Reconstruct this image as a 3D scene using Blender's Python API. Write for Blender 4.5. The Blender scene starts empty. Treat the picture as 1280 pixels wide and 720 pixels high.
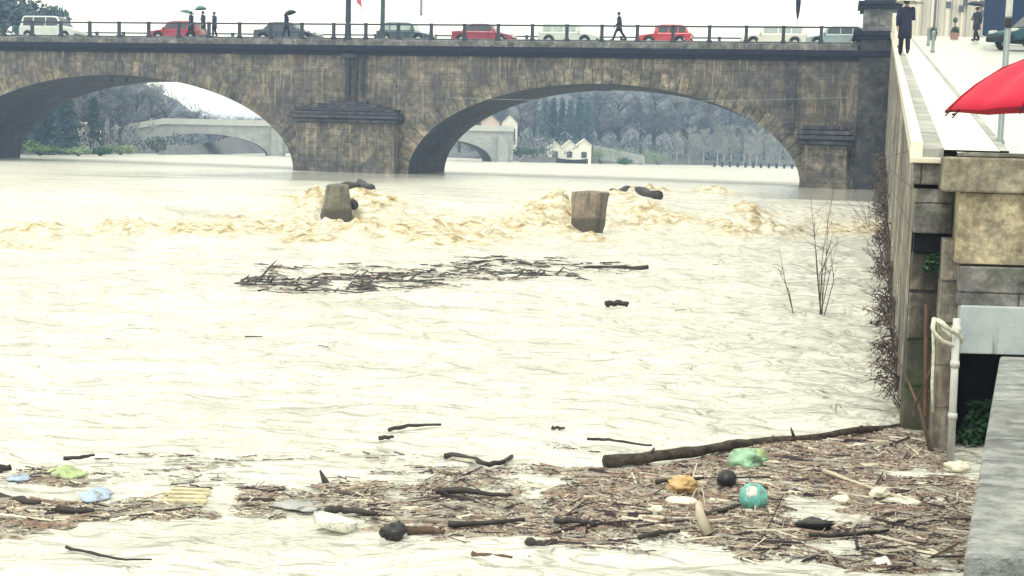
import bpy, bmesh, math, random
import numpy as np
from mathutils import Vector, Matrix
rnd = random.Random(7)
C = bpy.context.scene.collection
PI = math.pi
R_ = math.radians

# ------------------------------------------------------------------ camera model (used to measure the place)
F = 1600.0
PITCH = math.atan((360-186)/F)
ROLL = R_(1.65)
CZ = 2.8
def _rx(a):
    c, s = math.cos(a), math.sin(a); return np.array([[1,0,0],[0,c,-s],[0,s,c]])
def _rz(a):
    c, s = math.cos(a), math.sin(a); return np.array([[c,-s,0],[s,c,0],[0,0,1]])
CAMR = _rx(PI/2-PITCH) @ _rz(ROLL)
CAMP = np.array([0,0,CZ])
def ray(px, py): return CAMR @ np.array([(px-640)/F, -(py-360)/F, -1.0])
def onz(px, py, z):
    d = ray(px, py); return CAMP + d*((z-CZ)/d[2])
def aty(px, py, Y):
    d = ray(px, py); return CAMP + d*(Y/d[1])
def project(P):
    q = (P-CAMP) @ CAMR
    return 640+F*q[...,0]/-q[...,2], 360-F*q[...,1]/-q[...,2]

# ------------------------------------------------------------------ noise
def _h(ix, iy, seed):
    n = (ix*374761393 + iy*668265263 + seed*1442695041) & 0xFFFFFFFF
    n = ((n ^ (n >> 13))*1274126177) & 0xFFFFFFFF
    return ((n ^ (n >> 16)) & 0xFFFF)/65535.0
def vnoise(x, y, seed=0):
    x = np.asarray(x, float); y = np.asarray(y, float)
    ix = np.floor(x).astype(np.int64); iy = np.floor(y).astype(np.int64)
    fx = x-ix; fy = y-iy
    fx = fx*fx*fx*(fx*(fx*6-15)+10); fy = fy*fy*fy*(fy*(fy*6-15)+10)
    a = _h(ix,iy,seed); b = _h(ix+1,iy,seed); c = _h(ix,iy+1,seed); d = _h(ix+1,iy+1,seed)
    return (a+(b-a)*fx)*(1-fy)+(c+(d-c)*fx)*fy
def fbm(x, y, o=4, seed=0):
    r = 0; a = .5; t = 0
    for i in range(o):
        r = r + a*vnoise(x*2**i + i*17.3, y*2**i - i*9.1, seed+i); t += a; a *= .5
    return r/t
def sstep(a, b, x):
    t = np.clip((x-a)/(b-a), 0, 1); return t*t*(3-2*t)

# ------------------------------------------------------------------ mesh builder
class MB:
    def __init__(s): s.v = []; s.f = []; s.m = []; s.uv = {}; s.cur = 0
    def add(s, vs, fs, uvs=None):
        o = len(s.v); s.v.extend([tuple(map(float, v)) for v in vs])
        for i, f in enumerate(fs):
            if uvs is not None: s.uv[len(s.f)] = uvs[i]
            s.f.append(tuple(o+k for k in f)); s.m.append(s.cur)
        return s
    def box(s, c, d, rz=0, rx=0, ry=0, taper=1.0):
        M = Matrix.Translation(Vector(c)) @ Matrix.Rotation(rz,4,'Z') @ Matrix.Rotation(ry,4,'Y') @ Matrix.Rotation(rx,4,'X')
        x, y, z = d[0]/2, d[1]/2, d[2]/2; t = taper
        vs = [M@Vector(p) for p in ((-x,-y,-z),(x,-y,-z),(x,y,-z),(-x,y,-z),(-x*t,-y*t,z),(x*t,-y*t,z),(x*t,y*t,z),(-x*t,y*t,z))]
        return s.add(vs, [(3,2,1,0),(4,5,6,7),(0,1,5,4),(1,2,6,5),(2,3,7,6),(3,0,4,7)])
    def prism(s, pts, axis, a, b):
        """polygon pts (2D) pushed along an axis 'x','y' or 'z' from a to b"""
        n = len(pts)
        def P(p, k):
            return {'x': (k,p[0],p[1]), 'y': (p[0],k,p[1]), 'z': (p[0],p[1],k)}[axis]
        vs = [P(p,a) for p in pts]+[P(p,b) for p in pts]
        fs = [tuple(range(n))[::-1], tuple(range(n,2*n))]+[(i,(i+1)%n,n+(i+1)%n,n+i) for i in range(n)]
        return s.add(vs, fs)
    def tube(s, pts, rad, sides=6, cap=True):
        pts = [Vector(p) for p in pts]; n = len(pts)
        if not hasattr(rad, '__len__'): rad = [rad]*n
        vs = []; up0 = Vector((0.13,0.31,0.94))
        for i, p in enumerate(pts):
            d = (pts[min(i+1,n-1)]-pts[max(i-1,0)])
            if d.length < 1e-9: d = Vector((0,0,1))
            d.normalize()
            a = d.cross(up0)
            if a.length < .05: a = d.cross(Vector((1,0,0)))
            a.normalize(); b = d.cross(a)
            for k in range(sides):
                t = 2*PI*k/sides
                vs.append(p+(a*math.cos(t)+b*math.sin(t))*rad[i])
        fs = [(i*sides+k, i*sides+(k+1)%sides, (i+1)*sides+(k+1)%sides, (i+1)*sides+k) for i in range(n-1) for k in range(sides)]
        if cap: fs += [tuple(range(sides))[::-1], tuple((n-1)*sides+k for k in range(sides))]
        return s.add(vs, fs)
    def lathe(s, prof, c=(0,0,0), sides=16, M=None, sq=None):
        vs = []
        for r, z in prof:
            for k in range(sides):
                t = 2*PI*k/sides
                p = Vector((r*math.cos(t), r*math.sin(t), z))
                if M is not None: p = M@p
                vs.append(p+Vector(c))
        n = len(prof)
        fs = [(i*sides+k, i*sides+(k+1)%sides, (i+1)*sides+(k+1)%sides, (i+1)*sides+k) for i in range(n-1) for k in range(sides)]
        fs += [tuple(range(sides))[::-1], tuple((n-1)*sides+k for k in range(sides))]
        return s.add(vs, fs)
    def blob(s, c, r, seed=0, amp=.25, n=10, m=7):
        vs = []; rr = random.Random(seed)
        from mathutils import noise as mn
        off = Vector((seed*3.7, seed*1.3, 5.1))
        for i in range(m+1):
            th = PI*i/m
            for k in range(n):
                t = 2*PI*k/n
                d = Vector((math.sin(th)*math.cos(t), math.sin(th)*math.sin(t), math.cos(th)))
                q = 1+amp*(1.5*mn.noise(d*1.4+off)+.9*abs(mn.noise(d*3.1+off))+.5*mn.noise(d*6+off)) if amp else 1
                vs.append((c[0]+r[0]*q*d.x, c[1]+r[1]*q*d.y, c[2]+r[2]*q*d.z))
        fs = [(i*n+k, (i+1)*n+k, (i+1)*n+(k+1)%n, i*n+(k+1)%n) for i in range(m) for k in range(n)]
        return s.add(vs, fs)
    def build(s, name, mat, parent=None, smooth=False, bevel=0):
        me = bpy.data.meshes.new(name)
        me.from_pydata(s.v, [], s.f)
        mats = mat if isinstance(mat, (list,tuple)) else [mat]
        for m in mats: me.materials.append(m)
        if len(mats) > 1: me.polygons.foreach_set('material_index', s.m)
        if s.uv:
            ul = me.uv_layers.new(name='UVMap')
            for fi, u in s.uv.items():
                for li, w in zip(me.polygons[fi].loop_indices, u): ul.data[li].uv = w
        if smooth: me.polygons.foreach_set('use_smooth', [True]*len(me.polygons))
        me.update()
        o = bpy.data.objects.new(name, me); C.objects.link(o)
        if parent is not None: o.parent = parent
        if bevel:
            b = o.modifiers.new('Bevel','BEVEL'); b.width = bevel; b.segments = 2; b.limit_method = 'ANGLE'
        return o
def empty(name, loc=(0,0,0), rz=0):
    o = bpy.data.objects.new(name, None); C.objects.link(o)
    o.empty_display_size = .2; o.location = Vector([float(a) for a in loc]); o.rotation_euler = (0,0,rz)
    return o
def tag(o, label=None, cat=None, group=None, kind=None):
    if label: o['label'] = label
    if cat: o['category'] = cat
    if group: o['group'] = group
    if kind: o['kind'] = kind
    return o
def dup(root, loc, rz, label=None, scale=None):
    r = root.copy(); C.objects.link(r); r.location = Vector([float(a) for a in loc]); r.rotation_euler = (0,0,rz)
    if scale: r.scale = scale
    if label: r['label'] = label
    for ch in list(root.children):
        c = ch.copy(); C.objects.link(c); c.parent = r
        for g in list(ch.children):
            d = g.copy(); C.objects.link(d); d.parent = c
    return r

# ------------------------------------------------------------------ materials
class NT:
    def __init__(s, name):
        s.mat = bpy.data.materials.new(name); s.mat.use_nodes = True
        s.t = s.mat.node_tree; s.n = s.t.nodes; s.l = s.t.links
        s.b = s.n['Principled BSDF']; s.out = s.n['Material Output']
    def new(s, ty, **kw):
        n = s.n.new(ty)
        for k, v in kw.items():
            if hasattr(n, k): setattr(n, k, v)
            else: n.inputs[k].default_value = v
        return n
    def link(s, a, b): s.l.new(a, b)
    def ramp(s, fac, stops):
        r = s.n.new('ShaderNodeValToRGB'); cr = r.color_ramp
        while len(cr.elements) < len(stops): cr.elements.new(.5)
        for e, (p, c) in zip(cr.elements, stops):
            e.position = p; e.color = (*c, 1) if len(c) == 3 else c
        s.link(fac, r.inputs[0]); return r.outputs[0]
    def mix(s, fac, a, b, mode='MIX'):
        m = s.n.new('ShaderNodeMix'); m.data_type = 'RGBA'; m.blend_type = mode
        for sock, v in ((m.inputs[0], fac), (m.inputs[6], a), (m.inputs[7], b)):
            if hasattr(v, 'is_linked'): s.link(v, sock)
            elif isinstance(v, (int,float)): sock.default_value = v
            else: sock.default_value = (*v, 1)
        return m.outputs[2]
    def noise(s, vec, scale, detail=4, rough=.6, dist=0):
        n = s.new('ShaderNodeTexNoise'); n.inputs['Scale'].default_value = scale
        n.inputs['Detail'].default_value = detail; n.inputs['Roughness'].default_value = rough
        n.inputs['Distortion'].default_value = dist
        if vec is not None: s.link(vec, n.inputs['Vector'])
        return n.outputs['Fac']
    def coords(s, kind='Object'):
        return s.new('ShaderNodeTexCoord').outputs[kind]
    def mapping(s, vec, scale=(1,1,1), rot=(0,0,0), loc=(0,0,0)):
        m = s.new('ShaderNodeMapping'); m.inputs['Scale'].default_value = scale
        m.inputs['Rotation'].default_value = rot; m.inputs['Location'].default_value = loc
        s.link(vec, m.inputs['Vector']); return m.outputs[0]
    def bump(s, h, strength=.4, dist=.02, normal=None):
        b = s.new('ShaderNodeBump'); b.inputs['Strength'].default_value = strength; b.inputs['Distance'].default_value = dist
        s.link(h, b.inputs['Height'])
        if normal is not None: s.link(normal, b.inputs['Normal'])
        return b.outputs[0]
def mat(name, col, rough=.6, spec=.4, var=.25, scale=6., metal=0., bump=0., coat=0, bdist=.01):
    t = NT(name)
    v = t.coords()
    n = t.noise(v, scale, 5)
    lo = tuple(c*(1-var) for c in col); hi = tuple(min(1, c*(1+var)) for c in col)
    t.link(t.ramp(n, [(.3,lo),(.7,hi)]), t.b.inputs['Base Color'])
    t.b.inputs['Roughness'].default_value = rough; t.b.inputs['Specular IOR Level'].default_value = spec
    t.b.inputs['Metallic'].default_value = metal; t.b.inputs['Coat Weight'].default_value = coat
    if bump: t.link(t.bump(t.noise(v, scale*3, 4), bump, bdist), t.b.inputs['Normal'])
    return t.mat
def stone(name, cols, bw=.7, bh=.35, mortar=.012, mcol=(.075,.075,.075), angle=0., streak=.5, streakcol=(.04,.045,.06), pale=(.38,.36,.27), pale_amt=.3, uv=False, bump=.6, blotch=.4, green=0., warm=(.19,.14,.095), cold=(.04,.046,.07), mott=.62):
    """coursed stone: blocks on (along, z), blotches, dark and pale runs down the face"""
    t = NT(name)
    if uv:
        vec = t.coords('UV'); ov = t.coords()
    else:
        ov = t.coords()
        r = t.mapping(ov, rot=(0,0,angle))
        sp = t.new('ShaderNodeSeparateXYZ'); t.link(r, sp.inputs[0])
        cb = t.new('ShaderNodeCombineXYZ')
        ad = t.new('ShaderNodeMath', operation='ADD'); t.link(sp.outputs[0], ad.inputs[0]); t.link(sp.outputs[1], ad.inputs[1])
        t.link(ad.outputs[0], cb.inputs[0]); t.link(sp.outputs[2], cb.inputs[1])
        vec = cb.outputs[0]
    wob = t.new('ShaderNodeTexNoise'); wob.inputs['Scale'].default_value = 1.5; t.link(vec, wob.inputs['Vector'])
    wv = t.new('ShaderNodeVectorMath', operation='SCALE'); t.link(wob.outputs['Color'], wv.inputs[0]); wv.inputs['Scale'].default_value = .05
    va = t.new('ShaderNodeVectorMath', operation='ADD'); t.link(vec, va.inputs[0]); t.link(wv.outputs[0], va.inputs[1])
    br = t.new('ShaderNodeTexBrick'); t.link(va.outputs[0], br.inputs['Vector'])
    br.inputs['Scale'].default_value = 1; br.inputs['Mortar Size'].default_value = mortar; br.inputs['Mortar Smooth'].default_value = .3
    br.inputs['Brick Width'].default_value = bw; br.inputs['Row Height'].default_value = bh
    br.inputs['Color1'].default_value = (*cols[0],1); br.inputs['Color2'].default_value = (*cols[1],1); br.inputs['Mortar'].default_value = (*mcol,1)
    base = br.outputs['Color']
    n1 = t.noise(ov, .45, 6, .65)
    base = t.mix(t.ramp(n1, [(.45,(0,0,0)),(.65,(blotch,)*3)]), base, cols[2])
    n2 = t.noise(ov, 2.6, 7, .74)
    base = t.mix(1.0, base, t.ramp(n2, [(.34,(1-mott,)*3),(.5,(1,)*3),(.66,(1+mott*1.25,)*3)]), 'MULTIPLY')
    nf = t.noise(t.mapping(ov, loc=(1,2,3)), 14, 5, .75); base = t.mix(1.0, base, t.ramp(nf, [(.35,(1-mott*.5,)*3),(.65,(1+mott*.5,)*3)]), 'MULTIPLY')
    n2b = t.noise(t.mapping(ov, loc=(8,8,8)), 1.1, 4, .6)
    base = t.mix(1.0, base, t.ramp(n2b, [(.36,(1-mott*.7,)*3),(.64,(1+mott*.6,)*3)]), 'MULTIPLY')
    n3 = t.noise(t.mapping(ov, scale=(.6,1,1), loc=(11,4,2)), .5, 5, .7)
    base = t.mix(t.ramp(n3, [(.5,(0,0,0)),(.66,(blotch*.8,)*3)]), base, warm)
    n4 = t.noise(t.mapping(ov, loc=(5,14,9)), .33, 6, .75)
    base = t.mix(t.ramp(n4, [(.47,(0,0,0)),(.6,(blotch*.95,)*3)]), base, cold)
    lowf = t.noise(t.mapping(ov, loc=(3,1,7)), .28, 3, .5); lowm = t.ramp(lowf, [(.42,(.1,)*3),(.6,(1,)*3)])
    # runs
    sv = t.mapping(vec, scale=(2.2,.16,1))
    sn = t.noise(sv, 1.6, 5, .7)
    base = t.mix(t.mix(1.0, t.ramp(sn, [(.47,(0,0,0)),(.66,(streak,)*3)]), lowm, 'MULTIPLY'), base, streakcol)
    sv2 = t.mapping(vec, scale=(3.1,.22,1), loc=(7,3,0))
    sn2 = t.noise(sv2, 1.7, 4, .65)
    lowi = t.ramp(lowf, [(.4,(1,)*3),(.58,(.15,)*3)]); base = t.mix(t.mix(1.0, t.ramp(sn2, [(.54,(0,0,0)),(.7,(pale_amt,)*3)]), lowi, 'MULTIPLY'), base, pale)
    if green:
        gn = t.noise(ov, 1.2, 5, .7)
        base = t.mix(t.ramp(gn, [(.5,(0,0,0)),(.65,(green,)*3)]), base, (.05,.08,.03))
    t.link(base, t.b.inputs['Base Color'])
    t.b.inputs['Roughness'].default_value = .75; t.b.inputs['Specular IOR Level'].default_value = .3
    inv = t.new('ShaderNodeMath', operation='MULTIPLY_ADD'); t.link(br.outputs['Fac'], inv.inputs[0]); inv.inputs[1].default_value = -1.2; inv.inputs[2].default_value = 1
    ad2 = t.new('ShaderNodeMath', operation='ADD'); t.link(inv.outputs[0], ad2.inputs[0]); t.link(n2, ad2.inputs[1])
    t.link(t.bump(ad2.outputs[0], bump, .04), t.b.inputs['Normal'])
    return t.mat

def dirty(name, col, rough=.4, spec=.4, var=.2, scale=6.):
    t = NT(name); v = t.coords(); n = t.noise(v, scale, 5); d = t.noise(t.mapping(v, loc=(2,5,1)), scale*2.2, 6, .72)
    bc = t.ramp(n, [(.3,tuple(c*(1-var) for c in col)),(.7,tuple(min(1,c*(1+var)) for c in col))])
    bc = t.mix(t.ramp(d, [(.5,(0,0,0)),(.62,(.7,)*3)]), bc, (.17,.14,.11))
    t.link(bc, t.b.inputs['Base Color']); t.b.inputs['Roughness'].default_value = rough+.15; t.b.inputs['Specular IOR Level'].default_value = spec
    t.link(t.bump(d, .4, .01), t.b.inputs['Normal']); return t.mat
M = {}
olive = ((.135,.122,.10), (.20,.175,.14), (.055,.056,.072))
M['bridge'] = stone('bridge stone', olive, 1.0, .42, .012, (.085,.085,.085), streak=.85, streakcol=(.03,.034,.05), pale=(.46,.42,.29), pale_amt=.72, blotch=.6, mott=.55, warm=(.18,.138,.10), cold=(.045,.048,.07))
M['ring'] = stone('voussoir stone', ((.235,.205,.15),(.105,.095,.085),(.07,.07,.08)), .6, 1.6, .03, (.035,.035,.045), uv=True, streak=.3, pale_amt=.2)
M['intrados'] = stone('arch soffit stone', ((.022,.028,.05),(.032,.035,.055),(.015,.02,.04)), .9, .45, .02, (.03,.03,.04), streak=.3, pale_amt=.1)  # near-black navy puts the shade under the arch into the stone colour
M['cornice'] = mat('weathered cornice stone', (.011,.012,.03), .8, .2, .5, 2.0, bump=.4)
M['capstone'] = stone('dark navy pier cap stone', ((.055,.056,.075),(.075,.07,.08),(.03,.03,.045)), .9, .3, .02, (.02,.02,.03), streak=.5, pale_amt=.15)  # mottled dark navy tone for mouldings, pilaster and far soffit
M['plinth'] = stone('grey parapet stone', ((.16,.165,.16),(.2,.2,.19),(.1,.1,.12)), 1.6, .9, .02, (.08,.08,.09), streak=.5, pale=(.4,.4,.33), pale_amt=.3)
M['pillar'] = stone('dark pylon stone', ((.05,.05,.055),(.07,.066,.065),(.022,.023,.035)), .75, .38, .012, (.05,.05,.055), streak=.5, pale=(.2,.19,.15), pale_amt=.25, warm=(.085,.075,.06))
M['quaywall'] = stone('quay wall stone', ((.36,.33,.27),(.27,.25,.21),(.12,.115,.105)), .9, .42, .015, (.13,.12,.11), blotch=.85, streak=.9, streakcol=(.06,.055,.05), pale=(.65,.6,.47), pale_amt=.5, angle=R_(15.7))
M['block'] = stone('ochre ashlar', ((.36,.31,.2),(.33,.29,.21),(.17,.165,.15)), 3.2, .93, .012, (.06,.055,.05), streak=.45, streakcol=(.12,.10,.07), pale=(.55,.45,.22), pale_amt=.4, blotch=.75, mott=.7, warm=(.42,.30,.13), cold=(.13,.135,.14))
M['blockcap'] = stone('weathered capstone', ((.24,.22,.165),(.27,.25,.19),(.12,.12,.115)), 2.6, 1.2, .01, (.06,.06,.06), streak=.85, streakcol=(.045,.045,.05), pale=(.45,.4,.25), pale_amt=.25, blotch=.6)
M['greyblock'] = stone('grey stained ashlar', ((.19,.195,.19),(.22,.22,.21),(.11,.115,.12)), 2.4, .8, .01, (.07,.07,.07), streak=.5, pale_amt=.2, green=.5)
M['mossblock'] = stone('mossy dark ashlar', ((.15,.145,.125),(.17,.155,.13),(.07,.075,.065)), 1.2, .5, .02, (.03,.03,.03), streak=.7, pale=(.33,.25,.13), pale_amt=.6, green=.7)
t = NT('flaking pale blue paint'); ov = t.coords(); p1 = t.noise(ov, 2.2, 6, .7); p2 = t.noise(t.mapping(ov, scale=(6,6,.6)), 1.3, 5, .7)
bc = t.ramp(p1, [(.35,(.36,.43,.47)),(.6,(.5,.56,.57))]); bc = t.mix(t.ramp(p2, [(.56,(0,0,0)),(.68,(.75,)*3)]), bc, (.16,.20,.23)); bc = t.mix(t.ramp(p1, [(.62,(0,0,0)),(.66,(.8,)*3)]), bc, (.24,.22,.19))
t.link(bc, t.b.inputs['Base Color']); t.b.inputs['Roughness'].default_value = .6; t.link(t.bump(p1, .6, .02), t.b.inputs['Normal']); M['paleblue'] = t.mat
M['dark'] = mat('masonry with painted shade', (.02,.021,.03), .8, .2, .4, 3)  # near-black colour carries the shade of the niche, recess and quay side
M['white_pave'] = mat('wet pale paving', (.76,.73,.60), .35, .5, .05, 1.5)
M['parapetface'] = stone('parapet side stone', ((.40,.41,.40),(.37,.38,.37),(.28,.29,.29)), 2.5, 1.2, .006, (.25,.25,.25), mott=.25, blotch=.3, warm=(.36,.35,.33), cold=(.28,.3,.31), streak=.5, pale_amt=.2, angle=R_(15.7))
M['road_wet'] = mat('wet asphalt with painted sky glare', (.50,.535,.50), .3, .6, .08, .8)  # the sky's glare is put into this pale base colour
M['asphalt'] = mat('bridge asphalt', (.06,.06,.065), .5, .4, .2, 2)
M['iron'] = mat('blue black painted iron', (.022,.03,.05), .55, .4, .3, 3)
M['ironfar'] = mat('blue grey painted iron', (.05,.075,.085), .6, .3, .3, 3)
M['pipe'] = mat('galvanised white pipe', (.55,.57,.56), .4, .5, .2, 4)
M['polegrey'] = mat('galvanised pole', (.22,.27,.28), .45, .5, .15, 5, metal=.2)
M['rope'] = mat('pale rope', (.66,.66,.56), .8, .2, .3, 20)
M['tyre'] = mat('tyre rubber', (.018,.019,.024), .8, .3, .2, 6)
M['rim'] = mat('alloy rim', (.5,.52,.52), .3, .5, .1, 6, metal=.5)
M['glass'] = mat('car window glass', (.025,.04,.055), .08, .7, .2, 2)
M['paleglass'] = mat('car window with painted sky reflection', (.35,.43,.43), .1, .7, .2, 2)  # pale base colour stands in for the sky mirrored in the glass
M['chrome'] = mat('lamp lens', (.6,.6,.58), .15, .6, .1, 4)
M['redlens'] = mat('red tail lamp', (.4,.03,.03), .2, .5, .1, 4)
M['skin'] = mat('skin', (.42,.27,.2), .6, .3, .1, 8)
M['hair'] = mat('dark hair', (.02,.016,.014), .7, .3, .3, 20)
M['shoe'] = mat('dark leather shoe', (.015,.014,.016), .5, .4, .2, 8)
M['bark_dark'] = mat('wet bark', (.045,.04,.045), .85, .2, .4, 6, bump=.6)
M['bark_pale'] = mat('pale bark', (.33,.33,.32), .85, .2, .35, 2)
M['driftwood'] = mat('soaked driftwood', (.035,.03,.03), .6, .4, .5, 7, bump=.6)
M['driftlog'] = mat('soaked brown bark', (.06,.047,.04), .7, .3, .75, 11, bump=.9, bdist=.02)
M['driftgrey'] = mat('grey wet driftwood', (.085,.08,.08), .6, .4, .5, 7, bump=.5)
M['driftpale'] = mat('bleached driftwood', (.5,.45,.36), .7, .3, .25, 6, bump=.4)
M['driftbrown'] = mat('brown driftwood', (.12,.075,.055), .7, .3, .4, 7, bump=.5)
M['litter_dark'] = mat('dark twig litter', (.048,.034,.042), .75, .3, .5, 5)
M['litter_brown'] = mat('brown reed litter', (.26,.185,.15), .8, .2, .55, 9)
M['litter_grey'] = mat('grey reed litter', (.36,.34,.30), .8, .2, .45, 7)
M['litter_pale'] = mat('pale straw litter', (.68,.63,.53), .8, .2, .25, 8)
M['foamy'] = mat('pale scum foam', (.78,.75,.62), .7, .2, .1, 6)
M['green_plastic'] = dirty('pale green plastic', (.34,.58,.40), .25, .5, .3, 5)
M['teal_plastic'] = dirty('turquoise ball plastic', (.16,.55,.5), .3, .5, .45, 9)
M['lime_cloth'] = dirty('lime green sheet', (.42,.56,.28), .5, .4, .25, 4)
M['blue_plastic'] = dirty('pale blue plastic', (.36,.48,.66), .3, .5, .3, 6)
M['orange_plastic'] = dirty('orange plastic', (.62,.42,.2), .4, .4, .3, 8)
M['yellow_wood'] = mat('yellowish wood', (.56,.49,.34), .7, .3, .35, 14)
M['white_plastic'] = dirty('white plastic', (.8,.8,.73), .3, .5, .05, 5)
M['greyplastic'] = mat('grey plastic film', (.34,.35,.36), .4, .4, .3, 6)
M['black_plastic'] = mat('black plastic', (.014,.013,.02), .4, .5, .3, 6)
t = NT('pale weathered concrete'); ov = t.coords()
c1 = t.noise(t.mapping(ov, scale=(1.2,5,1)), 1.7, 6, .7); c2 = t.noise(t.mapping(ov, scale=(.8,3.5,1), loc=(3,1,0)), 1.1, 4, .6)
bc = t.ramp(c1, [(.3,(.10,.11,.12)),(.45,(.27,.29,.30)),(.7,(.42,.44,.44))]); bc = t.mix(t.ramp(c2, [(.6,(0,0,0)),(.72,(.8,)*3)]), bc, (.11,.125,.14))
c3 = t.noise(ov, 9, 6, .75); bc = t.mix(1.0, bc, t.ramp(c3, [(.35,(.55,)*3),(.6,(1.2,)*3)]), 'MULTIPLY')
t.link(bc, t.b.inputs['Base Color']); t.b.inputs['Roughness'].default_value = .6; ca_ = t.new('ShaderNodeMath', operation='ADD'); t.link(c1, ca_.inputs[0]); t.link(c3, ca_.inputs[1]); t.link(t.bump(ca_.outputs[0], .9, .04), t.b.inputs['Normal'])
M['concrete'] = t.mat
M['concrete_dark'] = mat('dark wet concrete', (.08,.08,.09), .6, .4, .35, 2.2, bump=.5)
M['weirpost'] = mat('olive stained concrete', (.20,.2,.145), .7, .3, .45, 2.5, bump=.4)
M['weirpost2'] = mat('beige stained concrete', (.36,.29,.21), .7, .3, .35, 2.5, bump=.4)
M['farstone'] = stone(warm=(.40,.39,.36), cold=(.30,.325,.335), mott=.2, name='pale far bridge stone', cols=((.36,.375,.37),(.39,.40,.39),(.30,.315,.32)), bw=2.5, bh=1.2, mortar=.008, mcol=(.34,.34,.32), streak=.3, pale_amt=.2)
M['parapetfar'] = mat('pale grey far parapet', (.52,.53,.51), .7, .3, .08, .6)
M['housewhite'] = mat('white render', (.8,.79,.7), .7, .3, .06, .6)
M['housepink'] = mat('pinkish render', (.62,.5,.42), .7, .3, .08, .6)
M['rooftile'] = mat('brown roof tiles', (.2,.13,.1), .8, .2, .25, 3)
M['roofgrey'] = mat('pale grey roof', (.5,.5,.47), .7, .3, .15, 3)
M['windowdark'] = mat('dark window glass', (.05,.06,.08), .15, .6, .1, 2)
M['facade'] = mat('cream facade', (.66,.62,.54), .7, .3, .07, .8)
M['facade2'] = mat('greyish pilaster stone', (.45,.42,.39), .7, .3, .12, 1)
M['terracotta'] = mat('terracotta', (.38,.2,.17), .7, .3, .15, 5)
M['grass'] = mat('bank grass', (.12,.19,.08), .9, .2, .5, .25)
M['mud'] = mat('bank mud', (.2,.15,.12), .9, .2, .35, .4)
def leafmat(name, a, b):
    t = NT(name); n = t.noise(t.coords(), .55, 3)
    t.link(t.ramp(n, [(.35,a),(.65,b)]), t.b.inputs['Base Color']); t.b.inputs['Roughness'].default_value = .7
    t.b.inputs['Specular IOR Level'].default_value = .2
    return t.mat
M['conifer'] = leafmat('dark evergreen needles', (.045,.085,.11), (.07,.12,.135))  # lightened towards blue, so some distance haze sits in the needle colour
M['teal'] = leafmat('teal evergreen needles', (.06,.13,.14), (.09,.17,.17))
M['twig'] = leafmat('bare winter twigs', (.15,.165,.195), (.25,.255,.275))  # pale bluish grey with the distance haze mixed into the colour
M['twigpale'] = leafmat('pale winter twigs', (.3,.3,.29), (.42,.42,.38))
M['shrubgreen'] = leafmat('light shrub leaves', (.13,.21,.10), (.27,.34,.2))
M['plantdark'] = leafmat('dark water plant leaves', (.02,.06,.03), (.06,.14,.06))
M['shrubdry'] = leafmat('dry dark shrub twigs', (.05,.04,.045), (.13,.10,.085))

# ------------------------------------------------------------------ world, sun, camera
sc = bpy.context.scene
w = bpy.data.worlds.new('World'); sc.world = w; w.use_nodes = True
nt = w.node_tree; bg = nt.nodes['Background']
sky = nt.nodes.new('ShaderNodeTexSky'); sky.sky_type = 'NISHITA'; sky.sun_disc = False
SUN_EL, SUN_AZ = R_(58), R_(205)     # high veiled sun behind the camera's left shoulder
sky.sun_elevation = SUN_EL; sky.sun_rotation = SUN_AZ; sky.air_density = 1.0; sky.dust_density = 6
hs = nt.nodes.new('ShaderNodeHueSaturation'); hs.inputs['Saturation'].default_value = .1; hs.inputs['Value'].default_value = .25
nt.links.new(sky.outputs[0], hs.inputs['Color'])
mx = nt.nodes.new('ShaderNodeMix'); mx.data_type = 'RGBA'; mx.inputs[0].default_value = .93
nt.links.new(hs.outputs[0], mx.inputs[6]); mx.inputs[7].default_value = (13.3, 13.1, 10.6, 1)     # cloud layer
nt.links.new(mx.outputs[2], bg.inputs[0]); bg.inputs[1].default_value = .1
sl = bpy.data.lights.new('sun', 'SUN'); sl.energy = 1.3; sl.angle = R_(25); sl.color = (1,.97,.9)
so = bpy.data.objects.new('sun', sl); C.objects.link(so)
sd = Vector((math.sin(SUN_AZ)*math.cos(SUN_EL), math.cos(SUN_AZ)*math.cos(SUN_EL), math.sin(SUN_EL)))
so.rotation_euler = (-sd).to_track_quat('-Z','Y').to_euler(); so.location = (0,0,60)
cam = bpy.data.cameras.new('camera'); cam.sensor_width = 36; cam.lens = 36*F/1280; cam.clip_end = 5000; cam.clip_start = .05
co = bpy.data.objects.new('camera', cam); C.objects.link(co)
mw = Matrix.Identity(4)
for i in range(3):
    for j in range(3): mw[i][j] = CAMR[i][j]
mw[2][3] = CZ
co.matrix_world = mw; sc.camera = co
sc.view_settings.view_transform = 'Standard'; sc.view_settings.look = 'None'; sc.view_settings.exposure = .38; sc.view_settings.gamma = 1
sc.cycles.volume_bounces = 1; sc.cycles.max_bounces = 6

UP = .95                                 # water level above the weir
# ------------------------------------------------------------------ river
def toe(X): return 46.0 + .35*np.clip(X, -22, 14)
MOUNDS = [(150,287,.9,.42),(172,290,.6,.3),(255,293,1.3,.42),(385,272,1.0,.4),(395,300,1.1,.25),(468,272,1.2,.3),(560,300,1.6,.22),(675,282,1.1,.42),(700,276,.7,.35),
          (770,262,1.0,.45),(810,266,1.2,.4),(850,280,1.3,.35),(905,285,1.0,.45),(935,278,1.0,.6),(958,288,.9,.5),(890,268,1.2,.45),(920,294,1.1,.4),(700,290,.9,.3),(440,290,.9,.3),(398,272,.55,.3),(446,270,.7,.3),(420,283,.8,.2),(690,276,1.3,.36),(772,272,.9,.3),(735,296,.9,.25),(800,276,1.2,.45),(640,288,1.2,.35),(520,285,1.3,.35),(40,288,1.2,.3),(500,292,1.2,.25),(20,305,1.0,.2),(610,296,1.2,.2)]
MP = [(onz(a,b,.15), c, h) for a,b,c,h in MOUNDS]
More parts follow.
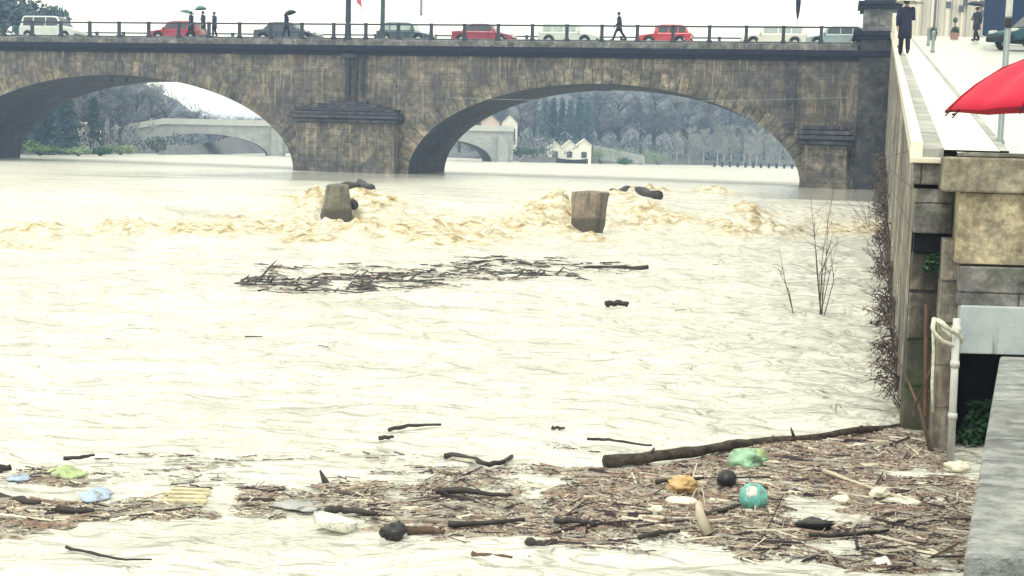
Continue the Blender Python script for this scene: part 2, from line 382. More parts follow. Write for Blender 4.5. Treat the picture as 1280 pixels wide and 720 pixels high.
def river_z(X, Y):
    s = Y-toe(X)
    z = UP*sstep(-.5, 4.5, s)
    down = 1-sstep(-2, 3, s)
    # ripples, longer across the view than along it
    near = sstep(60, 5, Y)
    r = (fbm(X*.8, Y*1.5, 3, 3)-.5)*.27 + (fbm(X*2.0+3, Y*4.0, 3, 11)-.5)*.12
    z = z + down*r*(.45+.55*sstep(6, 24, Y))
    up = sstep(2, 6, s)
    z = z + up*((fbm(X*.5, Y*.35, 3, 21)-.5)*.06)*(1-.9*calm_at(X,Y))
    turb = np.exp(-((s+1.6)/3.0)**2)*(.10+.95*sstep(.36,.66,fbm(X*.2+5, Y*.3, 3, 31)+.10*sstep(-2,5,X)-.05*sstep(-6,-12,X)))
    turb = turb + .35*np.exp(-((s+7)/6.)**2)*sstep(.45,.7,fbm(X*.3, Y*.3, 2, 77))
    rid = 1-np.abs(2*fbm(X*.9, Y*.8, 4, 41)-1)
    z = z + turb*(rid-.70)*.55 + turb*(fbm(X*2.0,Y*1.6,3,51)-.5)*.5
    foam = turb*.85
    for P, wd, h in MP:
        g = np.exp(-(((X-P[0])/wd)**2+((Y-P[1])/(wd*.8))**2))
        z = z + h*g*(.35+1.1*(1-np.abs(2*fbm(X*1.6+P[0], Y*1.6, 4, 61)-1)))*.95
        foam = np.maximum(foam, g*1.0)
    return z, np.clip(foam, 0, 1)
def calm_at(X, Y):
    tt_ = (X-B0_[0])*math.sin(R_(13))+(Y-B0_[1])*math.cos(R_(13))
    ss_ = (X-B0_[0])*math.cos(R_(13))-(Y-B0_[1])*math.sin(R_(13))
    lee = np.maximum(np.exp(-((ss_-2)/9.5)**4), np.maximum(np.exp(-((ss_+31)/9.)**4), np.exp(-((ss_-31)/5.)**4)))
    return sstep(-30,-24,tt_+10*(fbm(X*.10,Y*.22,3,15)-.5))*sstep(8,2,tt_)*lee*sstep(.15,.35,fbm(X*.07+3,Y*.35,3,19)+.04)
B0_ = onz(440,215,UP)
dn = 1/np.linspace(1/4.0, 1/62, 460)
df = 1/np.linspace(1/62, 1/420, 55)[1:]
dd = np.concatenate([dn, df]); tt = np.linspace(-.72, .40, 660)
YY, TT = np.meshgrid(dd, tt, indexing='ij'); XX = YY*TT
ZZ, FO = river_z(XX, YY)
nr, ncl = XX.shape
rv = np.stack([XX, YY, ZZ], -1).reshape(-1, 3)
ii = np.arange(nr*ncl).reshape(nr, ncl)
rf = np.stack([ii[:-1,:-1], ii[:-1,1:], ii[1:,1:], ii[1:,:-1]], -1).reshape(-1, 4)
def big_mesh(name, v, f, mats, smooth=True, mi=None):
    me = bpy.data.meshes.new(name)
    me.vertices.add(len(v)); me.vertices.foreach_set('co', np.asarray(v, np.float32).ravel())
    k = f.shape[1]
    me.loops.add(f.size); me.loops.foreach_set('vertex_index', f.ravel().astype(np.int32))
    me.polygons.add(len(f)); me.polygons.foreach_set('loop_start', np.arange(0, f.size, k, dtype=np.int32))
    me.polygons.foreach_set('loop_total', np.full(len(f), k, np.int32))
    for m in (mats if isinstance(mats,(list,tuple)) else [mats]): me.materials.append(m)
    if mi is not None: me.polygons.foreach_set('material_index', np.asarray(mi, np.int32))
    me.polygons.foreach_set('use_smooth', np.full(len(f), smooth))
    me.update(calc_edges=True); me.validate()
    o = bpy.data.objects.new(name, me); C.objects.link(o); return o
t = NT('flood water')
at = t.new('ShaderNodeAttribute', attribute_name='foam')
ov = t.coords()
silt = t.noise(t.mapping(ov, scale=(.35,1.1,1)), .8, 5, .6)
wcol = t.ramp(silt, [(.3,(.50,.50,.455)),(.45,(.66,.66,.605)),(.7,(.77,.77,.715))])
fn = t.noise(ov, 2.6, 6, .7)
fcol = t.ramp(fn, [(.35,(.24,.17,.085)),(.44,(.48,.39,.23)),(.52,(.67,.60,.44)),(.61,(.81,.78,.68))])
fac = t.ramp(at.outputs['Fac'], [(.12,(0,0,0)),(.6,(1,1,1))])
t.link(t.mix(fac, wcol, fcol), t.b.inputs['Base Color'])
sk0 = t.new('ShaderNodeAttribute', attribute_name='slick'); t.link(t.mix(sk0.outputs['Fac'], t.ramp(fac, [(0,(.22,)*3),(1,(.7,)*3)]), (.07,.07,.07)), t.b.inputs['Roughness'])
t.b.inputs['Specular IOR Level'].default_value = .5
b1 = t.noise(t.mapping(ov, scale=(1.1,2.0,1)), 2.1, 4, .5, .7)
b2 = t.noise(t.mapping(ov, scale=(.5,1.1,1)), 1.3, 3, .5, .6)
ad = t.new('ShaderNodeMath', operation='MULTIPLY_ADD'); t.link(b2, ad.inputs[0]); ad.inputs[1].default_value = 1.7; t.link(b1, ad.inputs[2])
sk = t.new('ShaderNodeAttribute', attribute_name='slick')
m1 = t.new('ShaderNodeMath', operation='MULTIPLY_ADD'); t.link(sk.outputs['Fac'], m1.inputs[0]); m1.inputs[1].default_value = -.995; m1.inputs[2].default_value = 1.0
t.b.inputs['IOR'].default_value = 1.33
bn = t.n.new('ShaderNodeBump'); bn.inputs['Distance'].default_value = .26; t.link(ad.outputs[0], bn.inputs['Height']); t.link(m1.outputs[0], bn.inputs['Strength']); t.link(bn.outputs[0], t.b.inputs['Normal'])
M['water'] = t.mat
river = big_mesh('river', rv, rf, M['water'])
a = river.data.attributes.new('foam', 'FLOAT', 'POINT'); a.data.foreach_set('value', FO.ravel().astype(np.float32))
a = river.data.attributes.new('slick', 'FLOAT', 'POINT'); a.data.foreach_set('value', calm_at(XX,YY).ravel().astype(np.float32))
tag(river, 'cream brown flood water pouring over a weir below the bridge', 'river', kind='structure')
def wz(x, y):
    z, _ = river_z(np.array([x]), np.array([y])); return float(z[0])

# ------------------------------------------------------------------ ground, banks, hills
g = MB(); g.add([(-1500,-300,-1.6),(1500,-300,-1.6),(1500,2500,-1.6),(-1500,2500,-1.6)], [(0,1,2,3)])
tag(g.build('ground', M['mud']), 'flat ground sheet under the river and banks', 'ground', kind='structure')
gx = np.linspace(-230, 240, 190); gy = np.linspace(92, 420, 120)
GX, GY = np.meshgrid(gx, gy, indexing='ij')
def shore(X):
    return np.interp(X, [-400,-46,-43,-40.5,-38,-3,0,55,62,300], [90,95,100,160,222,222,178,246,250,250])
def land(X, Y):
    di = Y-shore(X)
    inl = np.where(X < -43, np.minimum((-43-X)*.9, np.maximum(di,0)+40), di)
    h = -1.2 + 2.9*sstep(-3, 4, inl) + np.clip(inl-6, 0, 60)*.05
    hill = sstep(238, 345, Y)
    prof = np.interp(X/np.maximum(Y,1), [-.5,-.30,-.262,-.235,-.16,-.09,-.03,.25,.6], [15,14.5,9,2.4,2.6,11,15,15,12])
    h = h + hill*prof*(.85+.3*fbm(X*.03, Y*.03, 3, 5)) + (fbm(X*.12, Y*.12, 3, 8)-.5)*.8*sstep(0,8,inl)
    return h
GZ = land(GX, GY)
n1, n2 = GX.shape; gi = np.arange(n1*n2).reshape(n1, n2)
t = NT('wooded bank'); ov = t.coords(); nn = t.noise(ov, .12, 6, .7); n2_ = t.noise(ov, 1.1, 5, .75)
cc = t.ramp(nn, [(.35,(.075,.075,.095)),(.5,(.13,.13,.14)),(.62,(.10,.14,.09)),(.75,(.17,.15,.13))])
t.link(t.mix(1.0, cc, t.ramp(n2_, [(.3,(.5,)*3),(.7,(1.35,)*3)]), 'MULTIPLY'), t.b.inputs['Base Color']); t.b.inputs['Roughness'].default_value = .9
hills = big_mesh('hills', np.stack([GX,GY,GZ],-1).reshape(-1,3), np.stack([gi[:-1,:-1],gi[1:,:-1],gi[1:,1:],gi[:-1,1:]],-1).reshape(-1,4), t.mat)
tag(hills, 'grey green wooded banks and hills beyond the bridges', 'hills', kind='structure')

# ------------------------------------------------------------------ road bridge
A = R_(13)
B0 = onz(440, 215, UP)
U = np.array([math.cos(A), -math.sin(A), 0]); N = np.array([math.sin(A), math.cos(A), 0])
def face(px, py, t=0.0):
    """(s, z) on the upright plane t metres behind the bridge front"""
    o = B0+N*t; d = ray(px, py); k = ((o-CAMP)@N)/(d@N); p = CAMP+k*d
    return float((p-B0)@U), float(p[2])
def BW(s, t, z): return Vector((*(B0+U*s+N*t)[:2], z))
BRZ = -A
bridge = tag(empty('stone_bridge', (B0[0], B0[1], 0), BRZ), 'long dark stone arch road bridge spanning the flooded river', 'bridge')
W = 8.6
ZC, ZK, ZR, ZT = 8.66, 9.28, 9.66, 10.72      # cornice foot, cornice top, plinth top, rail top
ARCH = [(-17.5, 13.3, 7.1), (16.57, 12.65, 7.06)]
S0, S1 = -52.0, 46.0
def intr(s):
    for c, hw, top in ARCH:
        if abs(s-c) < hw:
            return UP+(top-UP)*math.sqrt(max(0, 1-((s-c)/hw)**2))
    return -1.5
ss = sorted(set([S0, S1]+list(np.arange(-48, 46, 1.0))+[c+hw*math.sin(k*PI/96)*sg for c,hw,_ in ARCH for k in range(0,49) for sg in (-1,1)]+[c+sg*hw*1.00001 for c,hw,_ in ARCH for sg in (-1,1)]))
sp = MB(); spb = MB(); sfs = [MB(), MB()]
for a_, b_ in zip(ss[:-1], ss[1:]):
    if b_-a_ < 1e-7: continue
    m = .5*(a_+b_); ina = any(abs(m-c) < hw for c,hw,_ in ARCH)
    za = intr(a_) if ina and any(abs(a_-c) < hw for c,hw,_ in ARCH) else (UP-2.4 if not ina else UP)
    zb = intr(b_) if ina and any(abs(b_-c) < hw for c,hw,_ in ARCH) else (UP-2.4 if not ina else UP)
    if not ina: za = zb = -1.5
    sp.add([(a_,0,za),(b_,0,zb),(b_,0,ZC+.05),(a_,0,ZC+.05)], [(0,1,2,3)])
    spb.add([(a_,W,za),(b_,W,zb),(b_,W,ZC+.05),(a_,W,ZC+.05)], [(3,2,1,0)])
    if ina: sfs[0 if m < 0 else 1].add([(a_,0.004,za),(b_,0.004,zb),(b_,W-.004,zb),(a_,W-.004,za)], [(3,2,1,0)])
for c, hw, _ in ARCH:
    for sg in (-1,1):
        x = c+sg*hw; sfs[0 if c < 0 else 1].add([(x,.004,-1.5),(x,W-.004,-1.5),(x,W-.004,UP),(x,.004,UP)], [(0,1,2,3)])
sp.build('spandrel_wall', M['bridge'], bridge); spb.build('spandrel_wall', M['bridge'], bridge)
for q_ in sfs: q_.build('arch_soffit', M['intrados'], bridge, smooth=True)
for c, hw, top in ARCH:
    r = MB(); n = 60; th = .95; prev = None; L = 0
    for k in range(n+1):
        ph = PI*k/n
        p = np.array([c-hw*math.cos(ph), UP+(top-UP)*math.sin(ph)])
        nv = np.array([-math.cos(ph)/hw, math.sin(ph)/(top-UP)]); nv /= np.linalg.norm(nv)
        q = p+nv*th
        if prev is not None:
            L1 = L+np.linalg.norm(p-prev[0])
            y0, y1 = -.06, .3
            r.add([(prev[0][0],y0,prev[0][1]),(p[0],y0,p[1]),(q[0],y0,q[1]),(prev[1][0],y0,prev[1][1])], [(0,1,2,3)], [[(L,.1),(L1,.1),(L1,1.4),(L,1.4)]])
            r.add([(prev[1][0],y0,prev[1][1]),(q[0],y0,q[1]),(q[0],y1,q[1]),(prev[1][0],y1,prev[1][1])], [(0,1,2,3)], [[(L,.1),(L1,.1),(L1,.2),(L,.2)]])
            r.add([(prev[0][0],y0,prev[0][1]),(p[0],y0,p[1]),(p[0],.003,p[1]),(prev[0][0],.003,prev[0][1])], [(3,2,1,0)], [[(L,.1),(L1,.1),(L1,.2),(L,.2)]])
            L = L1
        prev = (p, q)
    r.build('arch_ring', M['ring'], bridge)
co_ = MB()
for yb in (0, W):
    sg = -1 if yb == 0 else 1
    pr = [(yb-sg*.3,ZC),(yb+sg*.18,ZC),(yb+sg*.22,ZC+.18),(yb+sg*.42,ZC+.28),(yb+sg*.46,ZK-.02),(yb-sg*.3,ZK-.02)]
    co_.prism(pr, 'x', S0, 34.5 if yb == 0 else S1)
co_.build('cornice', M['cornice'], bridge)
pl = MB(); pl.box(((S0+32.2)/2, .12, (ZK+ZR)/2), (32.2-S0, .42, ZR-ZK)); pl.box(((S0+S1)/2, W-.1, (ZK+ZR)/2), (S1-S0, .42, ZR-ZK)); pl.build('parapet_plinth', M['plinth'], bridge, bevel=.02)
dk = MB(); dk.box(((S0+S1)/2, W/2, ZK+.17), (S1-S0, W-.7, .5)); dk.build('roadway', M['asphalt'], bridge)
fw = MB(); fw.box(((S0+S1)/2, 1.0, ZK+.45), (S1-S0, 1.3, .18)); fw.box(((S0+S1)/2, W-1.0, ZK+.45), (S1-S0, 1.3, .18)); fw.build('footway', M['concrete'], bridge)
def pier(s0, s1, zcap0, zcap1, proj=1.1, top=True):
    p = MB()
    e = 0.0
    p.prism([(s0-.25,-1.5),(s1+.25,-1.5),(s1,zcap0+.02),(s0,zcap0+.02)], 'y', -proj, 0.1)
    o = p.build('pier', M['bridge'], bridge, bevel=.04)
    k = MB(); zz = zcap0; steps = 4; hh = (zcap1-zcap0)/steps
    for i in range(steps):
        ov_ = [.28,.42,.34,.1][i]
        k.box(((s0+s1)/2, -proj/2, zz+hh*.5), (s1-s0+2*ov_, proj+2*ov_-(.0), hh*.86)); zz += hh
    k.build('pier_moulding', M['capstone'], o, bevel=.03)
    if top:
        q = MB(); nst = 4
        for i in range(nst):
            f_ = 1-.24*(i+.6); q.box(((s0+s1)/2, -proj*f_/2, zcap1+.02+i*.19), ((s1-s0)*f_, proj*f_, .19))
        q.build('pier_coping', M['capstone'], o, bevel=.02)
    return o
pier(-3.55, 3.2, 4.2, 5.15)
pier(29.3, 31.9, 3.55, 4.75, .7, False)
dp = MB()
for x, r_ in ((-.3,.17),(.25,.12),(.75,.1)): dp.tube([(x,-.26,5.9),(x,-.26,ZC)], r_, 8)
dp.box((-.2,-.3,ZC-.1),(.9,.5,.3)); dp.build('drain_pipe', M['iron'], bridge)
b_ = MB(); b_.box((28.4,-.1,6.4),(.55,.16,4.4)); b_.build('pilaster', M['capstone'], bridge)
for px, py, w_ in ((135,99,.42),(153,100,.55),(755,110,.75)):
    s_, z_ = face(px, py); k = MB(); k.box((s_,.1,z_+.02),(w_,.3,.4)); k.box((s_,-.07,z_-.06),(w_*.6,.05,.2)); k.tube([(s_,.1,z_+.2),(s_,.1,z_+.6)],.05,6)
    k.build('navigation_light', M['iron'], bridge, bevel=.02)
# wire slung under the right hand arch, in front of the face
wi = MB(); sa, za = face(560,124); sb, zb = face(1060,124)
wi.tube([(sa+(sb-sa)*k/14, -.35, za+(zb-za)*k/14-.25*(1-(k/7-1)**2)+.1) for k in range(15)], .018, 5)
wi.build('cable', M['polegrey'], bridge)

# railings
def railing(t, s0, s1, label, m, ztop, mid):
    r = tag(empty('iron_railing', (B0[0],B0[1],0), BRZ), label, 'railing')
    k = MB(); k.box(((s0+s1)/2, t, ztop-.05), (s1-s0, .1, .1)); k.build('top_rail', m, r)
    if mid:
        k = MB(); k.box(((s0+s1)/2, t, ZR+.08), (s1-s0, .05, .05)); k.build('bottom_rail', m, r)
    s_ = -14.96-2.249*16
    while s_ < s1:
        if s_ > s0:
            k = MB(); k.box((s_, t, (ZR+ztop-.1)/2), (.2,.16,ztop-.1-ZR)); k.box((s_,t,ZR+.1),(.3,.22,.2)); k.box((s_,t,ztop+.01),(.22,.18,.05)); k.build('post', m, r)
        s_ += 2.249
    return r
railing(.1, S0, 32.2, 'blue black iron railing with thick posts along the near edge of the bridge', M['iron'], ZT, True)
railing(W-.1, S0, S1, 'thin blue grey railing along the far edge of the bridge behind the cars', M['ironfar'], ZT+.05, False)

# ------------------------------------------------------------------ cars on the bridge
def car(label, L=4.1, H=1.45, kind='hatch', body=(.5,.03,.05), glass='glass', matte=False):
    c = tag(empty('parked_car'), label, 'car', 'cars on the bridge')
    bm_ = mat('car paint', body, .5 if matte else .25, .3 if matte else .5, .08, 2, coat=0 if matte else .6)
    Wd = 1.7; b = .28; belt = .86 if kind != 'suv' else 1.0
    h = H
    if kind == 'hatch':
        low = [(-L/2,.3),(-L/2+.02,.75),(-L/2+.12,belt),(L/2-1.15,belt),(L/2-.35,belt-.12),(L/2-.02,.62),(L/2,.3)]
        cab = [(-L/2+.14,belt-.02),(-L/2+.42,h-.1),(-L/2+.75,h),(.15,h),(.55,h-.07),(L/2-1.05,belt-.02)]
    elif kind == 'saloon':
        low = [(-L/2,.32),(-L/2,.72),(-L/2+.1,belt),(-L/2+.5,belt+.05),(L/2-1.3,belt),(L/2-.4,belt-.13),(L/2-.02,.6),(L/2,.3)]
        cab = [(-L/2+.6,belt),(-L/2+1.15,h-.05),(-L/2+1.5,h),(.2,h),(.55,h-.06),(L/2-1.2,belt-.02)]
    elif kind == 'estate':
        low = [(-L/2,.32),(-L/2,.75),(-L/2+.05,belt),(L/2-1.2,belt),(L/2-.35,belt-.1),(L/2-.02,.62),(L/2,.3)]
        cab = [(-L/2+.06,belt-.02),(-L/2+.28,h-.06),(-L/2+.5,h),(.2,h),(.6,h-.06),(L/2-1.1,belt-.02)]
    else:
        low = [(-L/2,.36),(-L/2,.8),(-L/2+.05,belt),(L/2-1.0,belt),(L/2-.2,belt-.1),(L/2,.7),(L/2,.36)]
        cab = [(-L/2+.06,belt-.02),(-L/2+.2,h-.08),(-L/2+.4,h),(.45,h),(.75,h-.06),(L/2-.95,belt-.02)]
    # sill line with the wheel arches cut into it
    xr, xf, wr = -L/2+.72, L/2-.78, .31
    def archpts(x): return [(x+.38*math.cos(a), .3+.38*math.sin(a)) for a in np.linspace(0, PI, 9)]
    poly = low + archpts(xf) + archpts(xr)
    k = MB(); k.prism(poly[::-1], 'y', -Wd/2, Wd/2); bd = k.build('body', bm_, c, bevel=.05)
    k = MB(); n = len(cab); ins = .16
    def yy(z): return Wd/2-.05-ins*max(0,(z-belt))/(h-belt)
    vs = [(x,-yy(z),z) for x,z in cab]+[(x,yy(z),z) for x,z in cab]
    k.add(vs, [tuple(range(n)), tuple(range(n,2*n))[::-1]]+[(i,n+i,n+(i+1)%n,(i+1)%n) for i in range(n)])
    k.build('roof', bm_, c, bevel=.04)
    # side glass: inset of the cabin outline in two or three panes
    x0 = cab[0][0]+.22; x1 = cab[-1][0]-.28
    cuts = [x0, x0+(x1-x0)*.28, x0+(x1-x0)*.62, x1] if kind != 'saloon' else [x0+.15, x0+(x1-x0)*.46, x1]
    def topz(x):
        xs = [p[0] for p in cab]; zs = [p[1] for p in cab]; return float(np.interp(x, xs, zs))
    for sg in (-1,1):
        for a_, b2 in zip(cuts[:-1], cuts[1:]):
            a2, b3 = a_+.04, b2-.04
            xs = np.linspace(a2, b3, 5)
            pts = [(x, belt+.04) for x in (a2,b3)]+[(x, max(belt+.06, topz(x)-.1)) for x in xs[::-1]]
            k = MB(); k.add([(x, sg*(yy(z)+.012), z) for x,z in pts], [tuple(range(len(pts)))]); k.build('side_window', M[glass], c)
    k = MB(); (xa,zA),(xb,zB) = cab[-1],cab[-2]
    f1, f2 = .12,.95
    P = lambda f: (xa+(xb-xa)*f+.012, zA+(zB-zA)*f+.012)
    (u0,v0),(u1,v1) = P(f1),P(f2)
    k.add([(u0,-yy(v0)+.08,v0),(u0,yy(v0)-.08,v0),(u1,yy(v1)-.08,v1),(u1,-yy(v1)+.08,v1)], [(0,1,2,3)]); k.build('windscreen', M[glass], c)
    k = MB(); (xa,zA),(xb,zB) = cab[0],cab[1]
    P = lambda f: (xa+(xb-xa)*f-.012, zA+(zB-zA)*f+.012)
    (u0,v0),(u1,v1) = P(.15),P(.92)
    k.add([(u0,-yy(v0)+.1,v0),(u0,yy(v0)-.1,v0),(u1,yy(v1)-.1,v1),(u1,-yy(v1)+.1,v1)], [(3,2,1,0)]); k.build('rear_window', M[glass], c)
    for x in (xr, xf):
        for sg in (-1,1):
            k = MB(); Mx = Matrix.Rotation(PI/2,4,'X')
            k.lathe([(.16,-.1),(.28,-.1),(wr,-.06),(wr,.06),(.28,.1),(.16,.1)], (x,sg*(Wd/2-.11),wr), 18, Mx); wh = k.build('wheel', M['tyre'], c)
            k = MB(); k.lathe([(.02,-.105),(.17,-.1),(.185,-.085),(.185,.085),(.17,.1),(.02,.105)], (x,sg*(Wd/2-.11),wr), 14, Mx); k.build('rim', M['rim'], wh)
    for sg in (-1,1):
        k = MB(); k.box((L/2-.14, sg*.6, .68), (.2,.32,.13)); k.build('headlight', M['chrome'], c, bevel=.03)
        k = MB(); k.box((-L/2+.03, sg*.68, .78), (.1,.2,.2)); k.build('tail_light', M['redlens'], c, bevel=.02)
        k = MB(); k.box((L/2-1.2, sg*(Wd/2+.06), belt+.06), (.12,.16,.12)); k.build('wing_mirror', bm_, c, bevel=.02)
    k = MB(); k.box((L/2-.02,0,.4),(.12,1.6,.16)); k.box((-L/2+.02,0,.42),(.12,1.6,.16)); k.build('bumper', M['tyre'], c, bevel=.03)
    if kind == 'suv':
        for sg in (-1,1):
            k = MB(); k.tube([(-1.5,sg*.6,h-.03),(-1.4,sg*.6,h+.06),(.2,sg*.6,h+.06),(.35,sg*.6,h-.03)], .02, 6); k.build('roof_rail', M['iron'], c)
    return c
ZROAD = ZK+.42
def on_bridge(px, t): s, _ = face(px, 40, t); return BW(s, t, ZROAD)
CARS = [(66,28,'white estate car with roof rails at the left end of the bridge',4.5,1.75,'suv',(.62,.68,.66),1,'glass'),
 (224,0,'red car half behind the two people with umbrellas',4.0,1.45,'hatch',(.33,.02,.05),-1,'glass'),
 (361,0,'dark navy saloon beside the person under a black umbrella',4.6,1.42,'saloon',(.03,.055,.10),1,'glass'),
 (508,0,'dark teal hatchback beside the grey lamp post',3.8,1.45,'hatch',(.03,.075,.09),1,'paleglass'),
 (606,0,'crimson saloon left of the pale silver car',4.2,1.4,'saloon',(.27,.012,.045),1,'glass'),
 (712,0,'pale silver car between the crimson saloon and the walking person',3.9,1.42,'estate',(.58,.64,.60),1,'paleglass'),
 (832,0,'bright red hatchback right of the walking person',3.5,1.42,'hatch',(.5,.025,.045),-1,'glass'),
 (968,0,'white estate car near the dark pylon',4.1,1.42,'estate',(.74,.76,.68),-1,'paleglass'),
 (1046,0,'pale teal car partly behind the dark pylon',3.9,1.38,'hatch',(.3,.42,.42),-1,'glass')]
for px,_,lab,L,H,kd,colr,dr,gl in CARS:
    c = car(lab, L, H, kd, colr, gl); c.location = on_bridge(px, 4.0); c.rotation_euler = (0,0,BRZ+(0 if dr > 0 else PI))

# ------------------------------------------------------------------ people and umbrellas
def skin_obj(name, verts, edges, rad, m, parent, root=0, sub=1):
    bm = bmesh.new(); ly = bm.verts.layers.skin.verify(); vs = []
    for p, r in zip(verts, rad):
        v = bm.verts.new(p); v[ly].radius = (r, r) if not hasattr(r,'__len__') else r; vs.append(v)
    vs[root][ly].use_root = True
    for a_, b2 in edges: bm.edges.new((vs[a_], vs[b2]))
    me = bpy.data.meshes.new(name); bm.to_mesh(me); bm.free(); me.materials.append(m)
    o = bpy.data.objects.new(name, me); C.objects.link(o); o.parent = parent
    s = o.modifiers.new('Skin','SKIN'); s.use_smooth_shade = True
    d = o.modifiers.new('Sub','SUBSURF'); d.levels = d.render_levels = sub
    return o
def person(label, loc, rz, h=1.72, coat=(.02,.025,.05), legs=(.02,.02,.03), stride=.15, hold=None, lean=0., coat_len=.35, group='people on the bridge', hood=False):
    """faces +x; hold = (x, y, z) of the right hand when it carries an umbrella"""
    k = h/1.75
    p = tag(empty('person', loc, rz), label, 'person', group)
    ln = lambda z: lean*max(0, z-.9)
    pel = (0,0,.95); che = (ln(1.3),0,1.28); nk = (ln(1.5)+.01,0,1.50); hb = (ln(1.6)+.03,0,1.60); ht = (ln(1.7)+.035,0,1.70)
    V = [pel, (ln(1.1),0,1.1), che, nk, hb, ht]; E_ = [(0,1),(1,2),(2,3),(3,4),(4,5)]; Rd = [.12,.115,.13,.05,.088,.075]
    V.append((hb[0]+.098,0,1.62)); E_.append((4,6)); Rd.append(.016)   # nose
    legV = []
    for sg, st in ((1,stride),(-1,-stride)):
        i = len(V)
        kn = (st*.6+.03, sg*.09, .52); an = (st*1.15-(.08 if st < 0 else 0), sg*.09, .1+(.05 if st < -.1 else 0)); to = (an[0]+.16, sg*.1, .04)
        V += [(0,sg*.095,.88), kn, an, to]; E_ += [(0,i),(i,i+1),(i+1,i+2),(i+2,i+3)]; Rd += [.09,.058,.038,.032]
        legV.append((kn,an,to))
    armV = []
    for sg in (1,-1):
        i = len(V); sh = (che[0], sg*.19, 1.42)
        if hold is not None and sg == -1:
            ha = hold; el = ((sh[0]+ha[0])/2+.03, -.24, (sh[2]+ha[2])/2-.16)
        else:
            sw = stride*.8*-sg; el = (che[0]+sw*.5-.02, sg*.24, 1.13); ha = (che[0]+sw+.06, sg*.24, .88)
        V += [sh, el, ha]; E_ += [(2,i),(i,i+1),(i+1,i+2)]; Rd += [.055,.042,.03]
        dv = Vector(ha)-Vector(el); dv.normalize(); sd_ = dv.cross(Vector((0,1,0))); sd_ = sd_.normalized() if sd_.length > .1 else Vector((1,0,0))
        pm = Vector(ha)+dv*.07; j = len(V); V.append(tuple(pm)); E_.append((i+2,j)); Rd.append(.03)
        for q in range(4):
            f0 = pm+sd_*(.024*(q-1.5))+dv*.03; f1 = f0+dv*(.05,.06,.055,.042)[q]+Vector((0,-sg*.02,0))
            m_ = len(V); V += [tuple(f0), tuple(f1)]; E_ += [(j,m_),(m_,m_+1)]; Rd += [.0095,.008]
        m_ = len(V); V.append(tuple(Vector(ha)+sd_*.05+dv*.06)); E_.append((i+2,m_)); Rd.append(.01)
        armV.append((sh,el,ha))
    body = skin_obj('body', [tuple(np.array(v)*k) for v in V], E_, [r*k for r in Rd], M['skin'], p)
    cm = mat('coat cloth', coat, .85, .2, .2, 8); lm = mat('trouser cloth', legs, .85, .2, .2, 8)
    # coat: torso rings + sleeves
    b = MB(); prof = [(.95-coat_len,.20,.17),(.95,.185,.15),(1.12,.17,.135),(1.3,.2,.145),(1.43,.19,.12),(1.5,.085,.08)]
    ns = 14; vs = []
    for z, rx_, ry_ in prof:
        cx = ln(z)
        for q in range(ns):
            a_ = 2*PI*q/ns; vs.append(((cx+ry_*math.cos(a_)*1.05)*k, rx_*math.sin(a_)*1.08*k, z*k))
    fs = [(i*ns+q, i*ns+(q+1)%ns, (i+1)*ns+(q+1)%ns, (i+1)*ns+q) for i in range(len(prof)-1) for q in range(ns)]
    b.add(vs, fs+[tuple(range(ns))[::-1]])
    for sh, el, ha in armV:
        b.tube([np.array(sh)*k, np.array(el)*k, (np.array(el)+(np.array(ha)-np.array(el))*.92)*k], [.085*k,.066*k,.052*k], 9)
        b.blob(np.array(sh)*k, (.085*k,.085*k,.085*k), 1, 0)
    b.build('coat', cm, p, smooth=True)
    b = MB()
    for (kn,an,to), sg in zip(legV, (1,-1)):
        b.tube([np.array((0,sg*.09,.93))*k, np.array(kn)*k, np.array(an)*k], [.115*k,.082*k,.065*k], 9)
    b.build('trousers', lm, p, smooth=True)
    b = MB()
    for kn, an, to in legV:
        b.blob(((an[0]+.07)*k, an[1]*k, (an[2]-.045)*k), (.15*k,.055*k,.06*k), 2, .05)
    b.build('shoes', M['shoe'], p, smooth=True)
    b = MB(); b.blob((hb[0]*k-.012, 0, 1.675*k), (.108*k,.095*k,.105*k) if not hood else (.13*k,.12*k,.14*k), 3, .04, 12, 8); b.build('hair' if not hood else 'hood', M['hair'] if not hood else cm, p, smooth=True)
    return p, (armV[1][2][0]*k, armV[1][2][1]*k, armV[1][2][2]*k)
